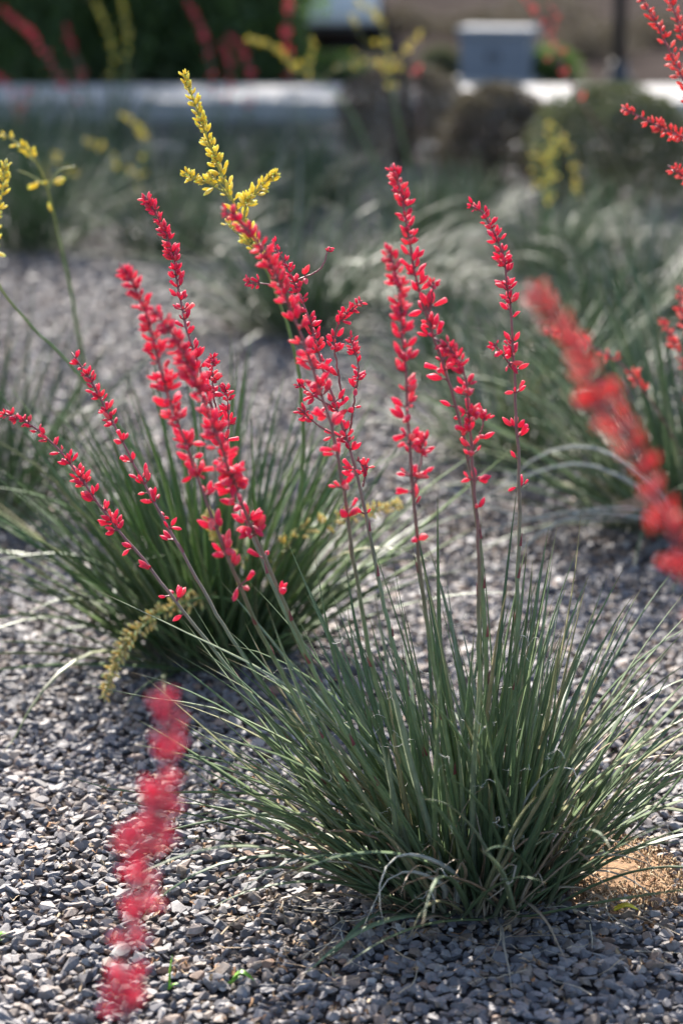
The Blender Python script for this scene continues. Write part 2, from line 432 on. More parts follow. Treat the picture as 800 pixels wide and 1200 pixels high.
# ------------------------------------------------------------------ yuccas
def leaf_verts(pts, w, twist=0.0, flat=False):
    n = len(pts) - 1; vs_ = []; ts = []; f = []
    side0 = None
    for i, p in enumerate(pts):
        T = (pts[min(i + 1, n)] - pts[max(i - 1, 0)]).normalized(); u = i / n
        if side0 is None:
            S = T.cross(Vector((0, 0, 1)))
            if S.length < 0.05: S = T.orthogonal()
        else: S = side0 - T * side0.dot(T)
        S.normalize(); side0 = S.copy()
        S = Quaternion(T, twist * u) @ S
        Nn = S.cross(T)
        ww = w * (0.75 + 0.25 * min(1, u * 5)) * (1 - u ** 2.2) + 0.0004
        ww *= 0.5
        k = 0.42 if not flat else 0.15
        vs_ += [p + S * ww + Nn * ww * k * 0.7, p + Nn * ww * (-0.12), p - S * ww + Nn * ww * k * 0.7, p - Nn * ww * k * 1.15]
        ts += [u] * 4
    for i in range(n):
        for a in range(4):
            b = (a + 1) % 4
            f.append((i * 4 + a, (i + 1) * 4 + a, (i + 1) * 4 + b, i * 4 + b))
    f.append((3, 2, 1, 0)); f.append(tuple(n * 4 + a for a in range(4)))
    return vs_, f, ts
def grow(r, org, az, tilt, length, droop, n=11, wob=0.05):
    pts = [org.copy()]; a = az; p = org.copy()
    ta = r.uniform(-wob, wob) * 2
    for i in range(n):
        u = (i + 0.5) / n
        th = tilt + droop * u ** 1.6
        d = Vector((math.sin(th) * math.cos(a), math.sin(th) * math.sin(a), math.cos(th)))
        a += ta / n + r.uniform(-wob, wob) * 0.25
        p = p + d * (length / n); pts.append(p.copy())
    zmin = 0.012
    for q in pts[1:]:
        if q.z < zmin: q.z = zmin + 0.004 * r.random()
    return pts
def clump(r, nl, rx, ry, lmin, lmax, tmax, lean=(0, 0), wmin=0.008, wmax=0.012, droop=(0.05, 0.7), n=11, mess=0.6, wob=0.05):
    out = []
    for i in range(nl):
        q = math.sqrt(r.random()); a = r.uniform(0, 6.283)
        ox, oy = q * math.cos(a) * rx, q * math.sin(a) * ry
        az = a + r.gauss(0, mess)
        tl = tmax * (q ** 1.1) * r.uniform(0.4, 1.15) + r.uniform(0, 0.16)
        d = Vector((math.sin(tl) * math.cos(az) + lean[0] * r.random(), math.sin(tl) * math.sin(az) + lean[1] * r.random(), math.cos(tl)))
        az = math.atan2(d.y, d.x); tl = math.atan2(math.hypot(d.x, d.y), d.z)
        L = r.uniform(lmin, lmax) * (1 - 0.12 * q)
        dr = r.uniform(*droop) * (0.4 + q)
        if r.random() < 0.06: dr += r.uniform(0.5, 1.2)
        out.append((grow(r, Vector((ox, oy, -0.01)), az, tl, L, dr, n, wob), r.uniform(wmin, wmax), r.uniform(-0.9, 0.9)))
    return out
def add_leaves(plant, leaves, m=None, name='leaf'):
    for pts, w, tw in leaves:
        v, f, t = leaf_verts(pts, w, tw)
        link(name, pymesh(name, v, f, {'t': t}), plant, m or M_LEAF)
def add_leaf_mass(plant, leaves, r, name='leaves', m=None):
    V, F, T, Q = [], [], [], []
    for pts, w, tw in leaves:
        v, f, t = leaf_verts(pts, w, tw); o = len(V)
        V += v; F += [tuple(i + o for i in q) for q in f]; T += t; Q += [r.random()] * len(v)
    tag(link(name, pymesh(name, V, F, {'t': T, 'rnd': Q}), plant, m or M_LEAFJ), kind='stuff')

# bud shapes: a plump tapering bud, a slimmer one, an opening one
def bud_mesh(prof, name, sides=6):
    mb = MB(); vs_ = []; f = []
    for i, (h, rr) in enumerate(prof):
        for k in range(sides):
            a = 6.2832 * k / sides + 0.25 * i * 0.3
            g = rr * 0.80 * (1 + 0.16 * math.cos(3 * a))
            vs_.append((g * math.cos(a), g * math.sin(a), h))
    n = len(prof)
    for i in range(n - 1):
        for k in range(sides):
            k2 = (k + 1) % sides; f.append((i * sides + k, i * sides + k2, (i + 1) * sides + k2, (i + 1) * sides + k))
    f.append(tuple(range(sides - 1, -1, -1))); f.append(tuple((n - 1) * sides + k for k in range(sides)))
    return vs_, f, [p[2] for p in vs_]
BUDP = [[(0, .06), (.12, .16), (.38, .255), (.62, .24), (.84, .14), (1, .03)],
        [(0, .06), (.15, .14), (.40, .205), (.66, .21), (.87, .13), (1, .025)],
        [(0, .06), (.14, .18), (.40, .285), (.60, .275), (.82, .17), (1, .05)],
        [(0, .06), (.15, .15), (.45, .21), (.75, .22), (.92, .25), (1, .17)]]
BUDG = [bud_mesh(p, 'flower_bud') for p in BUDP]
BUDME = {}
for k in BUDM:
    BUDME[k] = []
    for v, f, t in BUDG:
        me = pymesh('flower_bud', v, f, {'t': t}); me.materials.append(BUDM[k][0]); BUDME[k].append(me)

def perp(T, a):
    S = T.orthogonal().normalized(); return Quaternion(T, a) @ S
def stalk(plant, path, colour='red', b0=0.45, dens=1.0, bsize=1.0, r0=0.0042, r1=0.0014, single=30, seed=0, branches=(), bracts=True, bun=(1, 3), tipcurl=True):
    """path: world points, base first. Buds sit on the upper part from fraction b0."""
    r = random.Random(seed * 97 + 5)
    org = plant.matrix_world.translation if plant.matrix_world.translation.length else Vector(plant.location)
    org = Vector(plant.location)
    mb = MB(); buds = []
    def one(path, b0, r0, r1, dens, bsize, t0, t1, main):
        pts, L = resample(catmull([Vector(p) - org for p in path], 60), 44)
        m = len(pts) - 1
        for i in range(3, m): pts[i] += Vector((r.gauss(0, 1), r.gauss(0, 1), 0)) * 0.0006
        rad = [r0 + (r1 - r0) * (i / m) for i in range(m + 1)]
        mb.tube(pts, rad, 6, [t0 + (t1 - t0) * i / m for i in range(m + 1)])
        s = b0 * L; g = r.uniform(0, 6.28)
        while s < L * 0.995:
            u = s / L; ub = (s - b0 * L) / max(1e-6, L - b0 * L)
            k = min(m - 1, int(u * m)); P = pts[k].lerp(pts[k + 1], u * m - k); T = (pts[k + 1] - pts[k]).normalized()
            nb = r.randint(*bun) if ub > 0.12 else r.randint(1, 3)
            if ub > 0.6: nb = max(nb, 3)
            for q in range(nb):
                a = g + q * r.uniform(0.5, 1.3)
                O = perp(T, a)
                O = (O + Vector((0, 0, 0.25))).normalized()
                cs = r.uniform(0.55, 0.95) if colour == 'yellow' else r.uniform(0.15, 0.92); D = (T * cs + O * math.sqrt(max(0.05, 1 - cs * cs))).normalized()
                if ub < 0.5 and r.random() < 0.12: D = (D - Vector((0, 0, 0.9))).normalized()
                ped = r.uniform(0.003, 0.012) * (1.1 - 0.7 * ub) * bsize
                bl = r.uniform(0.0145, 0.0212) * (1.08 - 0.52 * ub ** 1.6) * bsize * (r.uniform(0.5, 0.75) if r.random() < 0.28 else 1)
                B = P + (O * 0.8 + T * 0.3) * (ped + r0 * 0.2)
                mb.tube([P, (P + B) / 2 + T * 0.001, B + D * 0.0012], [0.0013 * bsize, 0.0011 * bsize, 0.0012 * bsize], 4, [1, 1, 1], False)
                kind = 1 if colour in ('yellow', 'straw') else (3 if (r.random() < 0.18 and ub < 0.7) else r.choice((0, 0, 1, 2)))
                buds.append((B, D, bl, kind, r.random() * 6.28))
            g += 2.4
            s += (0.033 - 0.0275 * ub ** 0.5) * r.choice((0.3, 0.55, 0.8, 1.2, 1.7, 2.3 if ub < 0.6 else 1.0)) / dens
        if main and bracts:                 # papery bracts at the nodes of the bare stem
            s = 0.22 * L
            while s < b0 * L:
                u = s / L; k = int(u * m); P = pts[k]; T = (pts[k + 1] - pts[k]).normalized(); O = perp(T, r.uniform(0, 6.28))
                w = rad[k] * 1.15; S = T.cross(O)
                mb.add([P + S * w + O * w * 0.4, P - S * w + O * w * 0.4, P + T * 0.022 + O * w * 1.5, P + O * w * 1.35], [(0, 3, 2), (3, 1, 2), (0, 1, 3)], [1.0] * 4)
                s += r.uniform(0.06, 0.11)
    one(path, b0, r0, r1, dens, bsize, 0, 1, True)
    for br in branches: one(br, 0.22, 0.0017, 0.0009, dens * 1.1, bsize * 0.9, 0.8, 1, False)
    so = link('flower_stalk', mb.mesh('flower_stalk'), plant, M_YSTALK if colour in ('yellow', 'straw') else M_STALK)
    buds.sort(key=lambda b: -b[2])
    def mtx(B, D, bl, a):
        return Matrix.Translation(B) @ D.to_track_quat('Z', 'Y').to_matrix().to_4x4() @ Matrix.Rotation(a, 4, 'Z') @ Matrix.Scale(bl, 4)
    for B, D, bl, kind, a in buds[:single]:
        o = link('flower_bud', BUDME[colour][kind], so); o.matrix_local = mtx(B, D, bl, a)
    rest = buds[single:]
    if rest:
        V, F, Q, TT_ = [], [], [], []
        for B, D, bl, kind, a in rest:
            M = mtx(B, D, bl, a); o = len(V); v, f, t = BUDG[kind]; TT_ += t
            V += [M @ Vector(p) for p in v]; F += [tuple(i + o for i in q) for q in f]; Q += [r.random()] * len(v)
        tag(link('flower_buds', pymesh('flower_buds', V, F, {'rnd': Q, 't': TT_}), so, BUDM[colour][1]), kind='stuff')
    return so
def P3(lst): return [W(*p) for p in lst][::-1]        # tip-first pixel list -> base-first world path

def yucca(loc, label, group=None):
    o = empty('yucca', (loc[0], loc[1], float(hgt(loc[0], loc[1]))))
    return tag(o, label, 'plant', group)

# ---- the big clump in focus
mainp = yucca((0.19, 3.43), 'largest grey-green yucca clump with many red flower stalks, tan soil patch beside it')
r = random.Random(21)
lv = clump(r, 185, 0.15, 0.12, 0.30, 0.66, 0.82, (-0.22, 0.02), 0.0085, 0.013, (-0.3, 0.75), 12, 0.95, 0.12)
lv += clump(r, 80, 0.14, 0.12, 0.32, 0.60, 1.12, (-0.6, 0.0), 0.008, 0.012, (-0.1, 0.9), 12, 0.8, 0.12)
add_leaves(mainp, lv)
add_leaves(mainp, clump(random.Random(77), 22, 0.15, 0.12, 0.25, 0.5, 1.15, (-0.2, -0.1), 0.005, 0.009, (0.1, 1.4), 12, 0.9, 0.3), M_DRY, 'dry_leaf')
lv2 = clump(r, 130, 0.14, 0.11, 0.28, 0.56, 0.75, (-0.12, 0.0), 0.008, 0.011, (0.0, 0.5), 12)
add_leaf_mass(mainp, lv2, r, 'inner_leaves', leaf_mat('yucca_inner_leaf', YST, 0.1, objrand=False))
def shaped(plant, pts, w, m, name, tw=0.5, n=14):
    o = Vector(plant.location)
    p, _ = resample(catmull([Vector(q) - o for q in pts], 50), n)
    v, f, t = leaf_verts(p, w, tw); return link(name, pymesh(name, v, f, {'t': t}), plant, m)
# leaves one can pick out: pale curled one, dry arcs sweeping right, long outliers
shaped(mainp, [(0.17, 3.33, 0.0), W(535, 1030, 3.27), W(505, 1008, 3.20), W(470, 1002, 3.14), W(450, 1020, 3.10), W(444, 1050, 3.08), W(450, 1086, 3.07)], 0.011, M_PALE, 'pale_leaf', 0.4)
shaped(mainp, [(0.15, 3.34, 0.0), W(520, 1040, 3.27), W(485, 1022, 3.2), W(455, 1030, 3.17), W(435, 1065, 3.16), W(420, 1100, 3.16)], 0.010, M_PALE, 'pale_leaf', 0.3)
shaped(mainp, [(0.24, 3.42, 0.0), W(610, 950, 3.35), W(640, 905, 3.3), W(662, 899, 3.27), W(676, 905, 3.26), W(678, 918, 3.26)], 0.009, M_PALE, 'pale_leaf', 0.6)
for k, px_ in enumerate([
    [(655, 1035, 3.36), (700, 1020, 3.38), (745, 1035, 3.38), (790, 1075, 3.36)],
    [(640, 1040, 3.36), (690, 1045, 3.33), (740, 1072, 3.31), (805, 1088, 3.29)],
    [(650, 1005, 3.38), (700, 985, 3.4), (745, 995, 3.42), (772, 1030, 3.42)],
    [(600, 1000, 3.3), (640, 975, 3.3), (690, 982, 3.3), (730, 1010, 3.3)],
    [(575, 1040, 3.25), (600, 1010, 3.2), (602, 1030, 3.18), (570, 1055, 3.17)],
    [(545, 1030, 3.25), (540, 1010, 3.2), (530, 1030, 3.2), (490, 1050, 3.18), (440, 1090, 3.17)],
    [(620, 1060, 3.25), (640, 1080, 3.15), (655, 1110, 3.1), (665, 1130, 3.08)],
    [(480, 1010, 3.3), (420, 975, 3.3), (340, 985, 3.3), (270, 1030, 3.34)],
    [(470, 1030, 3.3), (400, 1010, 3.28), (340, 1020, 3.3), (300, 1050, 3.3)]]):
    shaped(mainp, [(0.2 + 0.05 * (1 if px_[0][0] > 560 else -1), 3.38, 0.0)] + [W(*q) for q in px_], 0.0065, M_DRY, 'dry_leaf', 0.8)
rd = random.Random(5)
for k in range(58):                       # dry bits at the foot of the clump
    a = rd.uniform(3.3, 6.1); q = rd.uniform(0.08, 0.15)
    pts = grow(rd, Vector((q * math.cos(a), q * math.sin(a), 0.0)), a + rd.gauss(0, 0.5), rd.uniform(0.05, 1.0), rd.uniform(0.08, 0.30), rd.uniform(0.0, 1.9), 9, 0.4)
    v, f, t = leaf_verts(pts, rd.uniform(0.003, 0.007), rd.uniform(-2, 2)); link('dry_leaf', pymesh('dry_leaf', v, f, {'t': t}), mainp, M_DRY)
for px_ in ([(110, 690), (205, 735), (330, 800), (450, 900)], [(70, 795), (160, 815), (280, 840), (420, 930)],
            [(65, 905), (150, 928), (290, 930), (430, 960)], [(150, 985), (260, 960), (360, 955), (460, 980)],
            [(805, 690), (770, 735), (720, 810), (660, 920)], [(805, 735), (755, 790), (690, 860), (630, 960)],
            [(815, 885), (755, 925), (700, 965), (640, 1020)], [(830, 918), (765, 945), (710, 980), (650, 1025)],
            [(680, 600), (672, 680), (650, 800), (615, 950)], [(560, 600), (570, 700), (578, 830), (575, 980)],
            [(460, 680), (480, 760), (510, 880), (540, 990)], [(232, 775), (300, 815), (400, 890), (490, 980)]):
    yb = 3.40; m_ = len(px_)
    dyy = rd.uniform(-0.12, 0.2)
    shaped(mainp, [(0.2 + (px_[-1][0] - 560) / 2833 * 3.0, 3.4, 0.0)] + [W(x, y, yb + dyy * (m_ - 1 - i) / m_) for i, (x, y) in reversed(list(enumerate(px_)))][::1], 0.0085, M_LEAF, 'leaf', 0.6)
# curly fibres shed from the leaf edges
mb = MB()
for pts, w, tw in r.sample(lv, 230):
    k = r.randint(3, 9); p = pts[k]; d = Vector((r.gauss(0, 1), r.gauss(0, 1), r.gauss(0, 0.6))).normalized()
    e = d.orthogonal().normalized(); g = d.cross(e); rr = r.uniform(0.003, 0.008); tn = r.uniform(3, 8); q = []
    for i in range(15):
        u = i / 14; q.append(p + d * (u * r.uniform(0.025, 0.035)) + (e * math.cos(tn * u) + g * math.sin(tn * u) - e) * rr)
    mb.tube(q, [0.00050 * (1 - 0.6 * i / 14) for i in range(15)], 3, None, False)
tag(link('fibres', mb.mesh('fibres'), mainp, M_FIBRE), kind='stuff')

B = lambda x, y=3.40: (x, y, 0.0)
# stalks: pixels tip first with ground distance, then the foot
MS = [
 (dict(seed=1, b0=0.55, dens=1.1), [(2, 483, 3.72), (35, 497, 3.70), (72, 530, 3.68), (108, 580, 3.66), (140, 622, 3.64), (168, 655, 3.62), (240, 748, 3.56), (330, 860, 3.48)], B(0.10)),
 (dict(seed=2, b0=0.66, dens=1.0), [(84, 413, 3.74), (108, 448, 3.72), (133, 497, 3.70), (162, 552, 3.68), (190, 605, 3.65), (232, 680, 3.6), (300, 790, 3.52)], B(0.12)),
 (dict(seed=3, b0=0.56, dens=1.35, bsize=1.1), [(140, 308, 3.08), (163, 345, 3.08), (180, 400, 3.08), (198, 465, 3.10), (225, 540, 3.12), (262, 640, 3.14), (320, 770, 3.3), (400, 900, 3.34)], B(0.14, 3.36)),
 (dict(seed=4, b0=0.60, dens=1.35, bsize=1.0), [(170, 230, 3.62), (188, 258, 3.62), (203, 300, 3.61), (210, 345, 3.6), (222, 395, 3.58), (240, 450, 3.57), (265, 530, 3.55), (300, 640, 3.5), (380, 810, 3.45)], B(0.15)),
 (dict(seed=5, b0=0.52, dens=1.4, bsize=1.1), [(180, 362, 3.02), (207, 400, 3.03), (232, 455, 3.04), (258, 520, 3.06), (285, 595, 3.2), (330, 700, 3.24), (400, 850, 3.3)], B(0.16, 3.36)),
 (dict(seed=6, b0=0.58, dens=1.35, bsize=1.05), [(258, 243, 3.16), (290, 268, 3.16), (318, 310, 3.17), (340, 360, 3.18), (362, 420, 3.19), (385, 490, 3.2), (402, 570, 3.22), (418, 680, 3.26), (450, 830, 3.32)], B(0.18, 3.38)),
 (dict(seed=7, b0=0.57, dens=1.25, bsize=0.95), [(318, 282, 3.66), (340, 320, 3.66), (362, 375, 3.65), (378, 430, 3.64), (395, 480, 3.62), (415, 545, 3.6), (432, 620, 3.58), (452, 720, 3.54), (490, 860, 3.48)], B(0.19)),
 (dict(seed=8, b0=0.64, dens=1.1, bsize=1.08), [(458, 193, 3.34), (470, 225, 3.34), (478, 270, 3.34), (484, 312, 3.34), (498, 365, 3.34), (518, 425, 3.35), (540, 500, 3.36), (556, 590, 3.37), (566, 700, 3.38), (570, 850, 3.4)], B(0.21)),
 (dict(seed=9, b0=0.60, dens=1.35, bsize=1.1), [(455, 292, 3.12), (466, 330, 3.12), (470, 380, 3.13), (475, 440, 3.14), (479, 510, 3.15), (485, 590, 3.18), (496, 700, 3.24), (520, 850, 3.32)], B(0.2, 3.38)),
 (dict(seed=10, b0=0.58, dens=0.9, bsize=1.0), [(547, 239, 3.5), (566, 250, 3.5), (585, 286, 3.5), (594, 330, 3.5), (599, 380, 3.5), (604, 470, 3.49), (608, 570, 3.48), (606, 680, 3.46), (600, 830, 3.43)], B(0.22)),
 (dict(seed=11, b0=0.70, dens=0.95, bsize=1.0), [(508, 396, 3.26), (530, 412, 3.26), (545, 445, 3.26), (549, 490, 3.27), (553, 540, 3.28), (560, 640, 3.3), (562, 800, 3.35)], B(0.22, 3.38)),
]
BR = {7: [[(402, 470, 3.63), (392, 405, 3.62), (400, 375, 3.61), (425, 352, 3.6)], [(410, 505, 3.62), (415, 470, 3.6), (420, 430, 3.59), (410, 395, 3.58)], [(395, 480, 3.62), (370, 465, 3.6), (350, 450, 3.58)],
          [(405, 515, 3.61), (375, 500, 3.6), (350, 478, 3.58)], [(425, 570, 3.6), (428, 552, 3.59), (420, 540, 3.58)], [(345, 330, 3.66), (375, 315, 3.66), (385, 290, 3.67)], [(352, 350, 3.66), (320, 335, 3.66), (290, 330, 3.67)]],
      4: [[(258, 510, 3.55), (250, 455, 3.53), (249, 418, 3.52)], [(266, 535, 3.55), (268, 490, 3.54), (265, 455, 3.53)]],
      8: [[(500, 375, 3.34), (505, 355, 3.33), (508, 330, 3.32)], [(548, 540, 3.36), (565, 500, 3.35), (566, 480, 3.35)]],
      9: [[(483, 575, 3.17), (492, 545, 3.17), (498, 510, 3.17)]],
      10: [[(600, 432, 3.5), (592, 420, 3.49), (578, 402, 3.48)]]}
for kw, pl, foot in MS:
    br = [[W(*q) for q in b_] for b_ in BR.get(kw['seed'], [])]
    stalk(mainp, [foot] + P3(pl), 'red', branches=br, single=27, r0=0.0043, r1=0.0013, bun=(2, 5), **kw)

# ---- yellow-flowered clump behind it on the left
lp = G(250, 768)
leftp = yucca((lp.x, lp.y), 'dark green yucca clump with yellow flower stalks, behind the big red-flowered clump')
r = random.Random(33)
lv = clump(r, 160, 0.13, 0.11, 0.44, 0.70, 0.85, (-0.12, 0.0), 0.009, 0.013, (0.0, 0.4), 11)
lv += clump(r, 90, 0.14, 0.12, 0.48, 0.76, 1.15, (-0.45, -0.05), 0.009, 0.013, (0.0, 0.45), 11)
add_leaves(leftp, lv, M_GREEN)
lv = clump(r, 120, 0.11, 0.10, 0.35, 0.6, 0.9, (-0.1, 0.0), 0.009, 0.012, (0.0, 0.4), 10)
add_leaf_mass(leftp, lv, r, 'inner_leaves', bpy.data.materials['yucca_inner_leaf'])
for px_ in ([(-30, 500), (60, 560), (130, 650), (190, 730)], [(-40, 400), (40, 520), (120, 630), (200, 730)], [(-30, 660), (80, 650), (160, 690), (220, 750)]):
    shaped(leftp, [(lp.x - 0.05, lp.y - 0.02, 0.0)] + [W(x, y, 4.5) for x, y in reversed(px_)], 0.012, M_LEAF, 'leaf', 0.5)
YB = [[W(262, 225, 3.86), W(245, 215, 3.84), W(228, 210, 3.82), W(219, 204, 3.80)],
      [W(282, 262, 3.9), W(292, 235, 3.9), W(310, 215, 3.88), W(323, 203, 3.87)],
      [W(285, 268, 3.9), W(288, 240, 3.88), W(295, 228, 3.87)],
      [W(302, 292, 3.94), W(285, 280, 3.92), W(272, 268, 3.9), W(267, 262, 3.89)],
      [W(270, 235, 3.87), W(255, 212, 3.85), W(245, 205, 3.85)]]
stalk(leftp, [(lp.x + 0.06, lp.y, 0)] + P3([(215, 83, 3.80), (228, 120, 3.80), (243, 160, 3.82), (262, 212, 3.86), (290, 272, 3.92), (322, 340, 4.0), (345, 410, 4.1), (355, 490, 4.2), (350, 590, 4.4), (320, 700, 4.55)]),
      'yellow', b0=0.73, dens=1.5, bsize=0.98, r0=0.0052, r1=0.0015, single=60, seed=41, branches=YB, bun=(2, 5), bracts=False)
stalk(leftp, [(lp.x - 0.03, lp.y, 0)] + P3([(8, 186, 4.1), (2, 230, 4.12), (-10, 280, 4.15), (-4, 328, 4.2), (35, 380, 4.28), (85, 430, 4.35), (150, 515, 4.42), (205, 630, 4.5)]),
      'yellow', b0=0.80, dens=1.3, bsize=0.95, r0=0.005, r1=0.0015, single=30, seed=42, bun=(2, 4), bracts=False)
stalk(leftp, [(lp.x + 0.06, lp.y - 0.05, 0)] + P3([(470, 590, 4.35), (430, 600, 4.36), (385, 612, 4.38), (340, 632, 4.42), (310, 690, 4.5)]),
      'straw', b0=0.42, dens=1.6, bsize=1.1, r0=0.0032, r1=0.0012, single=30, seed=43, bun=(2, 4), bracts=False)
stalk(leftp, [(lp.x, lp.y - 0.1, 0)] + P3([(122, 818, 4.12), (133, 785, 4.12), (152, 748, 4.14), (200, 712, 4.24), (250, 700, 4.36), (275, 715, 4.44)]),
      'straw', b0=0.45, dens=1.6, bsize=1.1, r0=0.0032, r1=0.0012, single=30, seed=44, bun=(2, 4), bracts=False)
stalk(leftp, [(lp.x + 0.04, lp.y - 0.08, 0)] + P3([(242, 600, 4.38), (262, 640, 4.4), (285, 665, 4.42), (295, 700, 4.45)]),
      'straw', b0=0.5, dens=1.6, bsize=1.1, r0=0.003, r1=0.0012, single=20, seed=45, bun=(2, 4), bracts=False)

# ---- right-hand clump, sun glints on its arching leaves put in as pale colour
rp = G(812, 622)
rightp = yucca((rp.x, rp.y), 'big yucca clump with arching leaves coloured pale as sun glints and a few small coral flowers above')
r = random.Random(44)
lv = clump(r, 170, 0.17, 0.14, 0.55, 0.85, 0.95, (-0.25, 0.0), 0.009, 0.014, (0.0, 0.5), 10)
lv += clump(r, 60, 0.18, 0.14, 0.5, 0.8, 1.15, (-0.45, -0.1), 0.009, 0.013, (0.5, 1.1), 11)
add_leaves(rightp, lv)
for px_ in ([(455, 548), (500, 560), (560, 590), (640, 610), (740, 610)], [(560, 690), (600, 650), (660, 610), (750, 605)], [(540, 600), (610, 560), (690, 545), (770, 590)], [(500, 640), (580, 620), (670, 600), (760, 610)], [(575, 580), (640, 530), (710, 530), (780, 590)],
            [(540, 690), (600, 650), (680, 600), (760, 600)]):
    shaped(rightp, [(rp.x - 0.1, rp.y - 0.04, 0)] + [W(x, y, 5.0 + 0.35 * i / 4) for i, (x, y) in enumerate(px_)][::-1], 0.012, M_PALE, 'pale_leaf', 0.8)  # pale colour paints the sun glints onto these green leaves
for k, pl in enumerate(([(775, 372, 4.9), (785, 395, 4.92), (800, 430, 4.95), (815, 520, 5.1)], [(795, 335, 4.8), (798, 365, 4.82), (806, 400, 4.9), (820, 520, 5.1)], [(640, 385, 4.9), (690, 405, 4.95), (740, 440, 5.0), (800, 540, 5.2)])):
    stalk(rightp, [(rp.x - 0.03, rp.y, 0)] + P3(pl), 'coral', b0=0.7, dens=0.8, bsize=0.95, single=12, seed=60 + k)

# ---- clumps outside the frame whose flowers lean in
fl = yucca((-0.86, 1.8), 'yucca clump with a blurred pink-red flower stalk leaning over the near gravel')
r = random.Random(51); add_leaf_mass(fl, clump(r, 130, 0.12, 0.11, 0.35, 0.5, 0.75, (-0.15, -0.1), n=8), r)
stalk(fl, [(-0.84, 1.8, 0), (-0.6, 1.86, 0.17)] + P3([(186, 808, 1.86), (202, 850, 1.86), (190, 920, 1.86), (178, 975, 1.85), (165, 1040, 1.85), (148, 1110, 1.84), (138, 1180, 1.83), (110, 1290, 1.81)]),
      'pink', b0=0.34, dens=0.6, bsize=1.15, r0=0.0042, single=60, seed=71, bun=(4, 7),
      branches=[[W(185, 955, 1.86), W(165, 935, 1.85), W(155, 918, 1.85)], [W(178, 1000, 1.85), W(160, 990, 1.84), W(148, 982, 1.84)], [W(180, 960, 1.86), W(200, 945, 1.85), W(212, 930, 1.85)]])
fr = yucca((0.9, 1.87), 'yucca clump whose thick blurred coral spike crosses before the arching glint-painted clump')
r = random.Random(52); add_leaf_mass(fr, clump(r, 130, 0.12, 0.11, 0.35, 0.55, 0.75, (0.15, 0.0), n=8), r)
stalk(fr, [(0.84, 1.87, 0), (0.66, 1.89, 0.35)] + P3([(618, 338, 1.95), (648, 368, 1.95), (682, 420, 1.95), (705, 470, 1.95), (742, 525, 1.95), (772, 585, 1.94), (800, 650, 1.93), (850, 760, 1.92)]),
      'coral', b0=0.44, dens=0.85, bsize=1.1, r0=0.004, single=60, seed=72, bun=(2, 6),
      branches=[[W(715, 470, 1.95), W(700, 480, 1.94), W(672, 478, 1.93)], [W(770, 575, 1.95), W(745, 590, 1.94), W(722, 600, 1.93)], [W(735, 515, 1.95), W(735, 480, 1.95), W(722, 450, 1.95)]])
fr2 = yucca((1.12, 4.25), 'yucca clump with several half-sharp coral spikes of open flowers, its leaves out of view')
r = random.Random(53); add_leaf_mass(fr2, clump(r, 130, 0.13, 0.12, 0.4, 0.58, 0.8, (0.1, 0.1), n=8), r)
for k, (pl, kw) in enumerate((
    ([(735, -30, 4.2), (752, 0, 4.2), (772, 35, 4.2), (790, 75, 4.2), (815, 130, 4.2), (850, 260, 4.2)], dict(b0=0.55, dens=1.3)),
    ([(762, -40, 4.25), (785, 0, 4.25), (800, 45, 4.25), (820, 110, 4.25), (860, 260, 4.25)], dict(b0=0.6, dens=1.3)),
    ([(728, 126, 4.15), (752, 138, 4.15), (778, 152, 4.15), (810, 170, 4.16), (850, 240, 4.2), (890, 380, 4.2)], dict(b0=0.6, dens=1.2)),
    ([(782, 194, 4.15), (800, 207, 4.15), (830, 240, 4.16), (880, 340, 4.2)], dict(b0=0.6, dens=1.2)))):
    stalk(fr2, [(1.1, 4.25, 0)] + P3(pl), 'coral', bsize=1.0, single=40, seed=80 + k, **kw)

# ---- clumps further back
def far_yucca(px_, py_, label, n, size, seed, lean=(0, 0), tmax=0.95, droop=(0.0, 0.6), single=False):
    g = G(px_, py_); o = yucca((g.x, g.y), label, None); r = random.Random(seed)
    rr = 0.13 * size / 0.6
    lv = clump(r, int(n * 0.85), rr, rr * 0.9, size * 0.65, size * 1.1, tmax, lean, 0.0065, 0.0105, droop, 9, 0.9, 0.1)
    if single: add_leaves(o, lv)
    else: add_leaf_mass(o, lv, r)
    return o
mid1 = far_yucca(598, 540, 'yucca clump with lit grey blades behind the stalks of the big red one', 190, 0.62, 101, (-0.1, 0), 1.1, (0.1, 0.9), True)
bh = far_yucca(-10, 600, 'yucca clump behind the dark green one, with one curved yellow flower stalk', 190, 0.6, 102)
cA = far_yucca(345, 388, 'wide arching yucca clump out on the gravel, dark shade under it', 300, 0.74, 103, (-0.05, 0), 1.2, (0.2, 1.0))
cB = far_yucca(745, 372, 'pale straw-grey yucca clump with many dry leaves, in front of the widest clipped shrub', 300, 0.66, 104, (-0.25, 0), 1.4, (0.3, 1.1))
cC = far_yucca(45, 292, 'yucca clump with a black shaded foot and pale yellow drooping flowers above', 240, 0.75, 105, (0.1, 0), 1.1)
cD = far_yucca(505, 292, 'upright green yucca clump standing before the darkest clipped shrub', 180, 0.46, 106, (0, 0), 0.8, (0, 0.5))
cE = far_yucca(385, 243, 'green yucca clump between the road and the wide arching clump', 200, 0.52, 107, (0, 0), 0.95)
cF = far_yucca(205, 300, 'grey-green yucca clump between the black-footed clump and the wide arching one', 240, 0.66, 108, (0, 0), 1.2)
cG = far_yucca(635, 318, 'yucca clump in front of the gap between two clipped shrubs, yellow flowers hanging over it', 220, 0.52, 109, (0, 0), 1.35, (0.1, 0.9))
cH = far_yucca(250, 205, 'small far yucca clump beside the road, in tree shade', 160, 0.5, 110)
cI = far_yucca(120, 200, 'far yucca clump at the road edge below dim red flower stalks', 180, 0.72, 111)
cJ = far_yucca(10, 205, 'far yucca clump in the deepest tree shade with dark red flowers', 180, 0.72, 112)
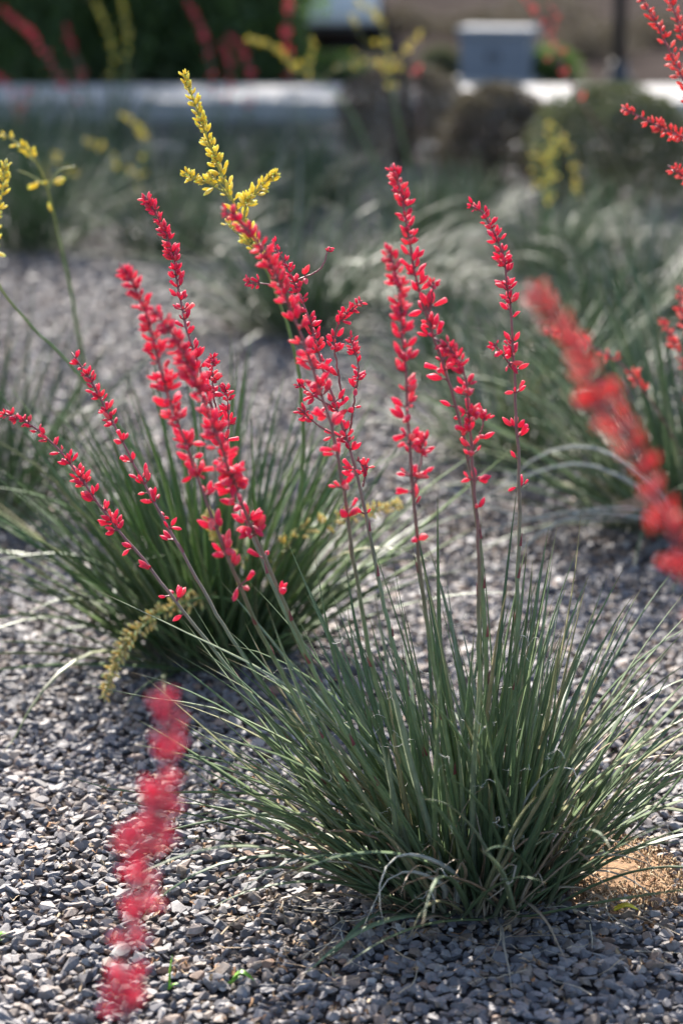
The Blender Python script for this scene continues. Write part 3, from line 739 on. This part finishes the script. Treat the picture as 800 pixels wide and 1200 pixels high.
far_yucca(470, 350, 'yucca clump with pale arching blades beside the wide arching one', 240, 0.6, 114, (0.1, 0), 1.3, (0.2, 1.0))
far_yucca(700, 292, 'low spreading yucca clump at the foot of the widest clipped shrub', 200, 0.42, 115, (0, 0), 1.3, (0.2, 1.0))
far_yucca(560, 262, 'low yucca clump at the foot of the brownish clipped shrub', 170, 0.38, 116, (0, 0), 1.3, (0.2, 1.0))
far_yucca(310, 262, 'low grey yucca clump behind the wide arching one', 200, 0.6, 117, (0, 0), 1.3, (0.2, 1.0))
far_yucca(60, 240, 'small yucca clump between the black-footed clump and the road', 200, 0.6, 118, (0, 0), 1.0)
far_yucca(330, 205, 'small dark yucca clump at the road edge, under the yellow candelabra flowers', 200, 0.55, 119, (0, 0), 1.0)
far_yucca(180, 245, 'small yucca clump behind the grey-green one, towards the road', 200, 0.6, 120, (0, 0), 1.0)
far_yucca(520, 440, 'small yucca clump with thin blades between two larger clumps on the gravel', 130, 0.4, 121, (0, 0), 1.0)
far_yucca(690, 440, 'dark-footed yucca clump behind the arching glint-painted one', 220, 0.6, 122, (-0.1, 0), 1.1)
cK = far_yucca(870, 330, 'yucca clump with a long bare purple-grey stalk leaning left', 200, 0.55, 113, (0.1, 0))

def fs(plant, pl, colour, seed, b0=0.6, size=1.0, dens=1.0, br=(), r0=0.005):
    g = Vector(plant.location)
    stalk(plant, [(g.x + 0.02, g.y, 0)] + P3(pl), colour, b0=b0, dens=dens * 0.42, bsize=size * 1.12, r0=r0, r1=0.0018, single=0, seed=seed, bun=(2, 6), bracts=False,
          branches=[[W(*q) for q in b_] for b_ in br])
Y = lambda o: o.location.y
y = Y(cK); fs(cK, [(612, -5, y - .4), (645, 40, y - .4), (660, 85, y - .4), (682, 120, y - .4), (712, 170, y - .3), (745, 232, y - .2), (800, 310, y - .1)], 'coral', 120, 0.72, 1.05, 0.8,
              [[(678, 110, y - .4), (655, 80, y - .4), (640, 68, y - .4)], [(660, 80, y - .4), (655, 40, y - .4), (645, 5, y - .4)]], 0.007)
y = Y(bh); fs(bh, [(5, 157, y - 1.1), (38, 183, y - 1.0), (56, 222, y - .9), (72, 290, y - .7), (88, 370, y - .5), (90, 460, y - .2)], 'yellow', 121, 0.78, 1.0, 1.0,
              [[(56, 222, y - .9), (70, 200, y - .9), (88, 195, y - .9)], [(55, 218, y - .9), (35, 205, y - .9), (22, 200, y - .9)]], 0.0065)
y = Y(cC); fs(cC, [(98, 165, y), (125, 175, y), (140, 200, y), (130, 250, y)], 'yellow', 122, 0.72, 1.2, 1.2, [[(140, 200, y), (160, 205, y), (165, 222, y)]])
fs(cC, [(140, 135, y), (160, 145, y), (170, 180, y), (150, 240, y), (100, 275, y)], 'yellow', 123, 0.62, 1.2, 1.2)
fs(cC, [(60, 215, y), (50, 195, y), (75, 185, y), (85, 230, y)], 'yellow', 124, 0.55, 1.2, 1.2)
y = Y(cD); fs(cD, [(290, 45, y), (320, 55, y), (350, 80, y), (375, 95, y), (410, 130, y), (450, 210, y)], 'yellow', 125, 0.62, 1.2, 1.2, [[(375, 95, y), (400, 78, y), (440, 75, y), (470, 80, y)], [(360, 85, y), (365, 60, y), (366, 45, y)]])
fs(cD, [(415, 0, y), (440, 18, y), (452, 45, y), (455, 80, y), (468, 150, y), (490, 230, y)], 'yellow', 126, 0.62, 1.2, 1.3, [[(455, 80, y), (435, 65, y), (415, 60, y)], [(454, 75, y), (475, 60, y), (492, 38, y)], [(453, 60, y), (425, 45, y), (412, 20, y)]])
fs(cD, [(487, 66, y), (485, 82, y), (490, 120, y), (500, 200, y)], 'coral', 127, 0.9, 1.3, 1.4)
y = Y(cG); fs(cG, [(645, 215, y), (642, 170, y), (645, 140, y), (652, 170, y), (645, 250, y)], 'yellow', 128, 0.3, 1.3, 0.9)
fs(cG, [(678, 235, y), (672, 195, y), (660, 165, y), (648, 175, y), (640, 260, y)], 'yellow', 129, 0.35, 1.3, 0.9)
fs(cG, [(628, 230, y), (625, 195, y), (630, 165, y), (638, 180, y), (635, 260, y)], 'yellow', 130, 0.4, 1.1, 0.8)
y = Y(cI); fs(cI, [(4, 12, y), (32, 35, y), (55, 65, y), (72, 95, y), (90, 125, y), (105, 170, y)], 'red', 131, 0.4, 1.35, 1.5)
fs(cI, [(112, 3, y), (122, 25, y), (132, 55, y), (130, 110, y)], 'yellow', 132, 0.55, 1.3, 1.2)
fs(cI, [(142, -5, y), (146, 20, y), (150, 50, y), (142, 110, y)], 'yellow', 133, 0.55, 1.3, 1.2)
fs(cI, [(78, 28, y), (82, 48, y), (95, 80, y), (105, 140, y)], 'red', 134, 0.6, 1.2, 1.0)
y = Y(cJ); fs(cJ, [(-8, 85, y), (8, 100, y), (22, 125, y), (25, 160, y)], 'red', 135, 0.5, 1.25, 1.2)
fs(cJ, [(35, 105, y), (28, 120, y), (22, 140, y)], 'red', 136, 0.6, 1.25, 1.2)
y = Y(cH); fs(cH, [(218, 0, y), (235, 30, y), (243, 60, y), (248, 85, y), (252, 140, y)], 'red', 137, 0.45, 1.25, 1.2)
fs(cH, [(268, 42, y), (282, 55, y), (292, 80, y), (296, 110, y), (280, 160, y)], 'red', 138, 0.5, 1.25, 1.2)
fs(cH, [(258, 50, y), (268, 70, y), (270, 95, y), (265, 140, y)], 'red', 139, 0.55, 1.2, 1.0)
y = Y(cE); fs(cE, [(340, -20, y), (338, 15, y), (335, 45, y), (345, 110, y), (365, 180, y)], 'red', 140, 0.6, 1.25, 1.0)

# ------------------------------------------------------------------ clipped shrubs
def leafcloud(pts, size, r, jit=1.0):
    """small leaf-shaped faces (two triangles folded along the midrib) at pts"""
    V, F, Q = [], [], []
    for p in pts:
        d = Vector((r.gauss(0, 1), r.gauss(0, 1), r.gauss(0.3, 1))).normalized(); s = d.orthogonal().normalized(); s = Quaternion(d, r.uniform(0, 6.28)) @ s
        L = size * r.uniform(0.6, 1.3); w = L * 0.26; nn = d.cross(s); o = len(V)
        V += [p, p + d * L * 0.5 + s * w + nn * w * 0.4, p + d * L, p + d * L * 0.5 - s * w + nn * w * 0.4]
        F += [(o, o + 1, o + 2), (o, o + 2, o + 3)]; Q += [r.random()] * 4
    return V, F, Q
M_SHRUB = leaf_mat('shrub_leaf', [(0, (0.06, 0.065, 0.04)), (0.5, (0.10, 0.11, 0.065)), (0.85, (0.14, 0.16, 0.085)), (1, (0.17, 0.12, 0.11))], 0.1, rough=0.7, tr=0.2, trcol=(0.14, 0.16, 0.06), objrand=False, tip=False)
M_SHRUB2 = leaf_mat('brown_shrub_leaf', [(0, (0.075, 0.056, 0.044)), (0.6, (0.12, 0.10, 0.068)), (1, (0.16, 0.10, 0.10))], 0.1, rough=0.7, tr=0.18, trcol=(0.15, 0.13, 0.07), objrand=False, tip=False)
def shrub(px_, py_, wpx, hpx, label, m, seed, n=6000):
    g = G(px_, py_); s = g.y / FPX; rx = wpx * s / 2; h = hpx * s * 1.02; r = random.Random(seed)
    o = tag(empty('clipped_shrub', (g.x, g.y, 0)), label, 'shrub', 'clipped shrubs by the road')
    pts = []; ph = [r.uniform(0, 6.28) for _ in range(8)]
    for i in range(n):
        a = r.uniform(0, 6.283); z = r.random() ** 0.8; q = r.random()
        q = 1 - 0.45 * q * q
        el = math.sqrt(max(0, 1 - (2 * z - 0.85) ** 2 / 1.5)) if z > 0.42 else 0.86 + 0.14 * z / 0.42
        bumpy = 1 + 0.07 * math.sin(3 * a + ph[0] + 4 * z) + 0.06 * math.sin(7 * a + ph[1] - 6 * z) + abs(r.gauss(0, 0.06))
        zz = 0.06 * h + z * h * 0.94 * (1 + 0.03 * math.sin(5 * a + ph[2]))
        if z > 0.9: q *= math.sqrt(r.random())
        pts.append(Vector((math.cos(a) * rx * el * q * bumpy, math.sin(a) * rx * el * q * bumpy, zz)))
    V, F, Q = leafcloud(pts, 0.034, r)
    tag(link('foliage', pymesh('foliage', V, F, {'rnd': Q}, False), o, m), kind='stuff')
    mb = MB()
    for k in range(16):
        a = r.uniform(0, 6.28); e = Vector((math.cos(a) * rx * 0.6 * r.random(), math.sin(a) * rx * 0.6 * r.random(), h * r.uniform(0.5, 0.85)))
        mb.tube([Vector((math.cos(a) * 0.03, math.sin(a) * 0.03, -0.02)), e * 0.5 + Vector((0, 0, 0.03)), e], [0.012, 0.008, 0.003], 5)
    link('stems', mb.mesh('stems'), o, M_TWIG)
    return o
shrub(472, 192, 148, 112, 'dark rounded clipped shrub below yellow flower stalks', M_SHRUB2, 201)
shrub(580, 218, 126, 112, 'low brownish clipped shrub between the other two', M_SHRUB2, 202)
shrub(714, 240, 186, 132, 'widest clipped shrub with a greenish top', M_SHRUB, 203, 8500)

# ------------------------------------------------------------------ trees and hedge shrubs beyond the pavement
M_TREE = leaf_mat('evergreen_leaf', [(0, (0.035, 0.055, 0.022)), (0.6, (0.055, 0.085, 0.03)), (1, (0.085, 0.13, 0.035))], 0.1, rough=0.5, tr=0.3, trcol=(0.16, 0.30, 0.04), objrand=False, tip=False)
def tree(x, y_, h, rx, z0, label, seed, n, lsize, name='evergreen_tree', nb=11):
    r = random.Random(seed); o = tag(empty(name, (x, y_, -0.06)), label, 'tree')
    mb = MB(); tr = 0.03 * h
    top_ = Vector((r.uniform(-.2, .2), r.uniform(-.2, .2), h * 0.8))
    mb.tube([Vector((0, 0, -0.1)), Vector((0.03, 0, h * 0.2)), top_ * 0.55, top_], [tr * 1.3, tr, tr * 0.7, tr * 0.2], 9)
    tips = []
    for k in range(nb):
        a = k * 2.4 + r.uniform(-.3, .3); zs = h * (0.06 + 0.6 * k / nb); zs = max(zs, z0 * 0.8)
        e = Vector((math.cos(a) * rx * r.uniform(.6, .9), math.sin(a) * rx * r.uniform(.6, .9), zs + h * r.uniform(.02, .16)))
        s = top_ * (zs / top_.z); mb.tube([s, (s + e) / 2 + Vector((0, 0, 0.1)), e], [tr * 0.45, tr * 0.3, tr * 0.1], 6)
        tips.append(e); tips.append((s + e) / 2)
    link('trunk', mb.mesh('trunk'), o, M_BARK)
    cl = []
    for k in range(46):
        a = r.uniform(0, 6.283); z = r.uniform(z0, h); u = (z - z0) / (h - z0)
        ww = rx * (math.sin(math.pi * min(1, 0.32 + u * 0.66)) ** 0.7)
        q = math.sqrt(r.uniform(0.15, 1)); cl.append((Vector((math.cos(a) * ww * q, math.sin(a) * ww * q, z)), r.uniform(0.22, 0.42) * rx))
    cl += [(t, 0.35 * rx) for t in tips]
    pts = []
    for i in range(n):
        c, s = r.choice(cl); d = Vector((r.gauss(0, 1), r.gauss(0, 1), r.gauss(0, 1))).normalized() * s * r.random() ** 0.4
        p = c + d
        if p.z > z0 * 0.6: pts.append(p)
    V, F, Q = leafcloud(pts, lsize, r)
    tag(link('crown', pymesh('crown', V, F, {'rnd': Q}, False), o, M_TREE), kind='stuff')
    return o
tree(-4.9, 22.6, 7.5, 2.0, 0.25, 'widest tall evergreen of the row beyond the pavement, foliage to the ground', 301, 15000, 0.15)
tree(-2.75, 22.2, 8.0, 1.75, 0.2, 'tall dark evergreen standing in the row right behind two yellow flower tips', 302, 17000, 0.15)
tree(-1.15, 23.6, 5.5, 0.85, 0.35, 'narrower evergreen with sunlit bright green leaves beside the parked car', 303, 11000, 0.12)
def low_bush(px_, py_, w, h, label, m, seed, n=1800, lsz=0.05):
    g = G(px_, py_); r = random.Random(seed); o = tag(empty('low_bush', (g.x, g.y, -0.06)), label, 'bush')
    pts = []
    for i in range(n):
        d = Vector((r.gauss(0, 1), r.gauss(0, 1), abs(r.gauss(0, 1)))).normalized() * (r.random() ** 0.35)
        k = 1 + 0.15 * math.sin(5 * math.atan2(d.y, d.x) + seed)
        pts.append(Vector((d.x * w / 2 * k, d.y * w / 2 * k, 0.03 + d.z * h)))
    V, F, Q = leafcloud(pts, lsz, r); tag(link('foliage', pymesh('foliage', V, F, {'rnd': Q}, False), o, m), kind='stuff')
    mb = MB()
    for k in range(9):
        a = r.uniform(0, 6.28); e = Vector((math.cos(a) * w * .3, math.sin(a) * w * .3, h * .7)); mb.tube([Vector((0, 0, -.02)), e * .5, e], [.014, .009, .004], 5)
    link('stems', mb.mesh('stems'), o, M_TWIG)
for k, (px_, w_, h_, lab) in enumerate(((20, 1.9, 1.3, 'dark hedge bush behind the longest dim red flower spike'),
        (165, 1.8, 1.4, 'dark hedge bush behind two blurred yellow flower tips'), (275, 1.3, 1.1, 'hedge bush at the end of the row, beside the narrow evergreen'))):
    low_bush(px_, 86 - 4 * (k % 2), w_, h_, lab, M_TREE, 410 + k, 9000, 0.085)
low_bush(385, 84, 0.75, 0.2, 'low green bush on bare ground in front of the white car', M_TREE, 401)
low_bush(310, 82, 0.7, 0.42, 'bright green bush beside the narrow evergreen', M_TREE, 402)
low_bush(645, 88, 0.5, 0.28, 'small green bush between the utility cabinet and the dark post', M_TREE, 403)
low_bush(690, 62, 1.1, 0.36, 'long low brown bush directly behind the dark post', M_SHRUB2, 404)
for k, (px_, py_, w_, h_, lab) in enumerate(((560, 38, 1.2, 0.3, 'dry brown bush on the bare ground behind the utility cabinet'), (770, 48, 1.1, 0.35, 'dry brown bush standing a metre to the side of the dark post'),
        (470, 34, 1.0, 0.3, 'dry brown bush on the bare ground near the white car'), (640, 22, 1.4, 0.4, 'farthest dry brown bush, between the cabinet and the dark post'))):
    low_bush(px_, py_, w_, h_, lab, M_SHRUB2, 420 + k, 1500)
low_bush(515, 85, 0.45, 0.25, 'small olive bush close against the side of the utility cabinet', M_SHRUB, 405)

# ------------------------------------------------------------------ utility cabinet
M_CAB = simple('cabinet_paint', (0.17, 0.19, 0.225), 0.6, 0.06, 8, spec=0.2)
M_CABTOP_LIT = simple('cabinet_lid_lit', (0.20, 0.22, 0.25), 0.6, 0.05, 8, spec=0.2)  # lighter copy of the body paint; light on the lid put into colour
M_DARK = simple('dark_metal', (0.03, 0.03, 0.033), 0.45, 0.2, 20)
g = G(585, 92)
cab = tag(empty('utility_cabinet', (g.x, g.y + 0.25, -0.06)), 'grey metal utility cabinet beyond the pavement, its lid coloured lighter as sunlit', 'cabinet')
cab.rotation_euler.z = R(-14)
def part(parent, name, boxes, m, bv=0.006):
    mb = MB()
    for b in boxes: mb.box(*b)
    me = mb.mesh(name, False)
    if bv: bevel(me, bv, 2)
    return link(name, me, parent, m)
part(cab, 'base_pad', [(-0.36, 0.36, -0.27, 0.27, -0.05, 0.05)], M_CONC)
part(cab, 'body', [(-0.29, 0.29, -0.21, 0.21, 0.048, 0.40)], M_CAB)
part(cab, 'lid', [(-0.315, 0.315, -0.235, 0.235, 0.398, 0.475)], M_CABTOP_LIT, 0.015)
for s in (-1, 1):
    d = part(cab, 'door', [(s * 0.142 - 0.135, s * 0.142 + 0.135, -0.222, -0.2, 0.075, 0.375)], M_CAB)
    part(d, 'handle', [(s * 0.04 - 0.01, s * 0.04 + 0.01, -0.24, -0.215, 0.2, 0.27)], M_DARK, 0.003)

# ------------------------------------------------------------------ lamp post
g = G(724, 88)
lp_ = tag(empty('lamp_post', (g.x, g.y, -0.06)), 'dark metal lamp post standing on bare ground beyond the pavement', 'lamp post')
mb = MB(); mb.lathe([(0.055, 0.0), (0.052, 1.5), (0.042, 4.2)], 16); link('pole', mb.mesh('pole'), lp_, M_DARK)
mb = MB(); mb.lathe([(0.13, -0.02), (0.13, 0.03), (0.085, 0.06), (0.075, 0.16), (0.058, 0.18)], 16); link('base_flange', mb.mesh('base_flange'), lp_, M_DARK)
mb = MB(); mb.tube([Vector((0, 0, 4.15)), Vector((0, 0, 4.4)), Vector((0.15, -0.1, 4.55)), Vector((0.45, -0.3, 4.6))], 0.03, 8); link('arm', mb.mesh('arm'), lp_, M_DARK)
mb = MB(); mb.lathe([(0.06, 4.66), (0.16, 4.6), (0.2, 4.52), (0.17, 4.5)], 18, c=(0.5, -0.33, 0)); link('lamp_shade', mb.mesh('lamp_shade'), lp_, M_DARK)

# ------------------------------------------------------------------ parked car, seen from behind
def paint(name, col, rough, metal=0.0):
    m = simple(name, col, rough, 0.03, 3, metal=metal); b = m.node_tree.nodes['Principled BSDF']; b.inputs['Coat Weight'].default_value = 0.6; return m
M_WHITE = paint('white_car_paint', (0.72, 0.74, 0.77), 0.3)
M_GLASS = simple('car_glass', (0.02, 0.025, 0.03), 0.08, 0.05, 3); M_TYRE = simple('tyre_rubber', (0.02, 0.02, 0.02), 0.85, 0.2, 30)
M_RIM = simple('rim_alloy', (0.45, 0.46, 0.48), 0.35, 0.05, 10, metal=0.8); M_RED = simple('tail_lamp_red', (0.4, 0.02, 0.02), 0.2, 0.05, 5)
car = tag(empty('parked_car', (-0.45, 25.6, -0.06)), 'white car parked beyond the hedge, only its lower rear in view', 'car')
secs = [(-0.02, .62, .34, .70), (0.05, .80, .28, .92), (0.35, .86, .24, 1.02), (0.9, .88, .22, 1.04), (2.2, .89, .22, 1.0), (3.3, .88, .22, .96), (3.9, .84, .24, .84), (4.25, .74, .3, .66)]
v = []; f = []
for (yy, w, z0, z1) in secs:
    zm = (z0 + z1) / 2
    v += [(-w * .9, yy, z0), (-w, yy, zm - .08), (-w * .99, yy, zm + .06), (-w * .88, yy, z1), (w * .88, yy, z1), (w * .99, yy, zm + .06), (w, yy, zm - .08), (w * .9, yy, z0)]
for i in range(len(secs) - 1):
    for k in range(8): f.append((i * 8 + k, i * 8 + (k + 1) % 8, (i + 1) * 8 + (k + 1) % 8, (i + 1) * 8 + k))
f.append(tuple(range(8))[::-1]); f.append(tuple((len(secs) - 1) * 8 + k for k in range(8)))
me = pymesh('body', v, f, None, True); bevel(me, 0.025, 2); me.polygons.foreach_set('use_smooth', [True] * len(me.polygons)); body = link('body', me, car, M_WHITE)
v = [(-.76, .35, 1.0), (.76, .35, 1.0), (.8, 1.2, 1.02), (.8, 2.6, .98), (.7, 3.35, .95), (-.7, 3.35, .95), (-.8, 2.6, .98), (-.8, 1.2, 1.02),
     (-.56, .95, 1.42), (.56, .95, 1.42), (.6, 1.4, 1.46), (.58, 2.2, 1.45), (.54, 2.5, 1.41), (-.54, 2.5, 1.41), (-.58, 2.2, 1.45), (-.6, 1.4, 1.46)]
f = [(k, (k + 1) % 8, 8 + (k + 1) % 8, 8 + k) for k in range(8)] + [tuple(range(8, 16)), tuple(range(7, -1, -1))]
me = pymesh('cabin', v, f, None, False); bevel(me, 0.02, 2); cabn = link('cabin', me, car, M_WHITE)
def glass(name, quad, par):
    c = sum((Vector(q) for q in quad), Vector()) / 4; n_ = (Vector(quad[1]) - Vector(quad[0])).cross(Vector(quad[2]) - Vector(quad[0])).normalized()
    a = [c + (Vector(q) - c) * .9 + n_ * .012 for q in quad]; b_ = [c + (Vector(q) - c) * .9 - n_ * .02 for q in quad]
    link(name, pymesh(name, a + b_, [(0, 1, 2, 3), (7, 6, 5, 4), (0, 4, 5, 1), (1, 5, 6, 2), (2, 6, 7, 3), (3, 7, 4, 0)], None, False), par, M_GLASS)
glass('rear_window', [v[0], v[1], v[9], v[8]], cabn); glass('windscreen', [v[4], v[5], v[13], v[12]], cabn)
glass('side_window', [v[2], v[3], v[11], v[10]], cabn); glass('side_window', [v[6], v[7], v[15], v[14]], cabn)
part(car, 'bumper', [(-.84, .84, -.1, .1, .26, .5)], M_WHITE, 0.05)
part(car, 'bumper_trim', [(-.7, .7, -.09, .05, .2, .27)], M_DARK, 0.015)
for s in (-1, 1):
    part(car, 'tail_lamp', [(s * .68 - .12, s * .68 + .12, -.045, .1, .62, .8)], M_RED, 0.02)
    for yy in (.75, 3.35):
        w_ = empty('wheel', (s * .78, yy, .31)); w_.parent = car
        mb = MB(); mb.lathe([(.21, -.1), (.29, -.105), (.31, -.08), (.312, 0), (.31, .08), (.29, .105), (.21, .1)], 28, 'x'); link('tyre', mb.mesh('tyre'), w_, M_TYRE)
        mb = MB(); mb.lathe([(.05, -.1), (.2, -.09), (.215, -.098), (.215, .098), (.2, .09), (.05, .1)], 20, 'x'); link('rim', mb.mesh('rim'), w_, M_RIM)

# ------------------------------------------------------------------ small things on the gravel
def litter(name, label, col_m, n, seed, cx, cy, rx, ry, lmin, lmax, w, lift=0.012, cat='litter'):
    r = random.Random(seed); V, F, Q = [], [], []
    for i in range(n):
        a = r.uniform(0, 6.28); q = math.sqrt(r.random()); x = cx + math.cos(a) * q * rx; y_ = cy + math.sin(a) * q * ry
        d = r.uniform(0, 6.28); L = r.uniform(lmin, lmax); bend = r.uniform(-.5, .5); pts = []
        for k in range(5):
            u = k / 4 - .5; an = d + bend * u
            pts.append(Vector((x + math.cos(an) * L * u, y_ + math.sin(an) * L * u, float(hgt(x, y_)) + lift + r.uniform(-.004, .005))))
        v, f, t = leaf_verts(pts, w * r.uniform(.5, 1.3), r.uniform(-1, 1), True); o = len(V); V += v; F += [tuple(i_ + o for i_ in q_) for q_ in f]; Q += [r.random()] * len(v)
    m = leaf_mat(name + '_mat', col_m, .1, rough=.75, tr=.1, trcol=(.4, .25, .12), objrand=False, tip=False)
    return tag(link(name, pymesh(name, V, F, {'rnd': Q}), None, m), label, cat, kind='stuff')
STRAW = [(0, (.26, .17, .11)), (.5, (.38, .28, .18)), (1, (.52, .46, .36))]
litter('dry_flakes', 'tan dry flakes on the bare soil patch beside the big clump', [(0, (.32, .18, .09)), (.5, (.42, .27, .14)), (1, (.50, .40, .27))], 900, 501, SOIL_C.x, SOIL_C.y, SOIL_RX * 1.0, SOIL_RY, .006, .016, .004, .009)
litter('straw_litter', 'thin dry straws strewn on the gravel at the foot of the big clump', STRAW, 85, 502, .14, 3.22, .33, .22, .03, .14, .0026, .017)
litter('leaf_crumbs', 'brown leaf crumbs scattered over the near gravel', [(0, (.33, .15, .06)), (.5, (.36, .24, .14)), (1, (.44, .36, .25))], 380, 503, .02, 3.4, .62, .55, .008, .022, .006, .014)
M_SPROUT = simple('sprout_green', (.16, .36, .03), .45, .2, 60); M_YLEAF = simple('yellow_fallen_leaf', (.62, .50, .02), .5, .2, 60)
def blade(name, pts, w, m, label, cat):
    b0 = Vector(pts[0]); o = empty(name, b0); tag(o, label, cat)
    for k, pp in enumerate([pts] + ([[pts[0], Vector(pts[0]) + Vector((.006, -.004, .008)), Vector(pts[0]) + Vector((.014, -.006, .011))]] if cat == 'sprout' else [])):
        p, _ = resample(catmull([Vector(q) - b0 for q in pp], 20), 8); v, f, t = leaf_verts(p, w, .3); link('blade', pymesh('blade', v, f, {'t': t}), o, m)
g = G(198, 1162); blade('grass_sprout', [(g.x, g.y, .004), (g.x + .002, g.y, .03), (g.x + .006, g.y, .055)], .008, M_SPROUT, 'upright bright green sprout in the near gravel', 'sprout')
g = G(280, 1158); blade('grass_sprout', [(g.x - .012, g.y, .008), (g.x + .003, g.y - .005, .026), (g.x + .022, g.y - .01, .016)], .014, M_SPROUT, 'flat bright green sprout leaf lying on the near gravel', 'sprout')
g = G(-1, 1112); blade('grass_sprout', [(g.x - .008, g.y, .006), (g.x + .002, g.y, .022), (g.x + .012, g.y - .004, .026)], .012, M_SPROUT, 'tiny green sprout alone in open gravel, farthest from the big clump', 'sprout')
g = G(733, 1076); blade('fallen_leaf', [(g.x - .018, g.y, .014), (g.x, g.y - .004, .022), (g.x + .018, g.y - .008, .016)], .014, M_YLEAF, 'small bright yellow fallen leaf on the shaded gravel', 'leaf')
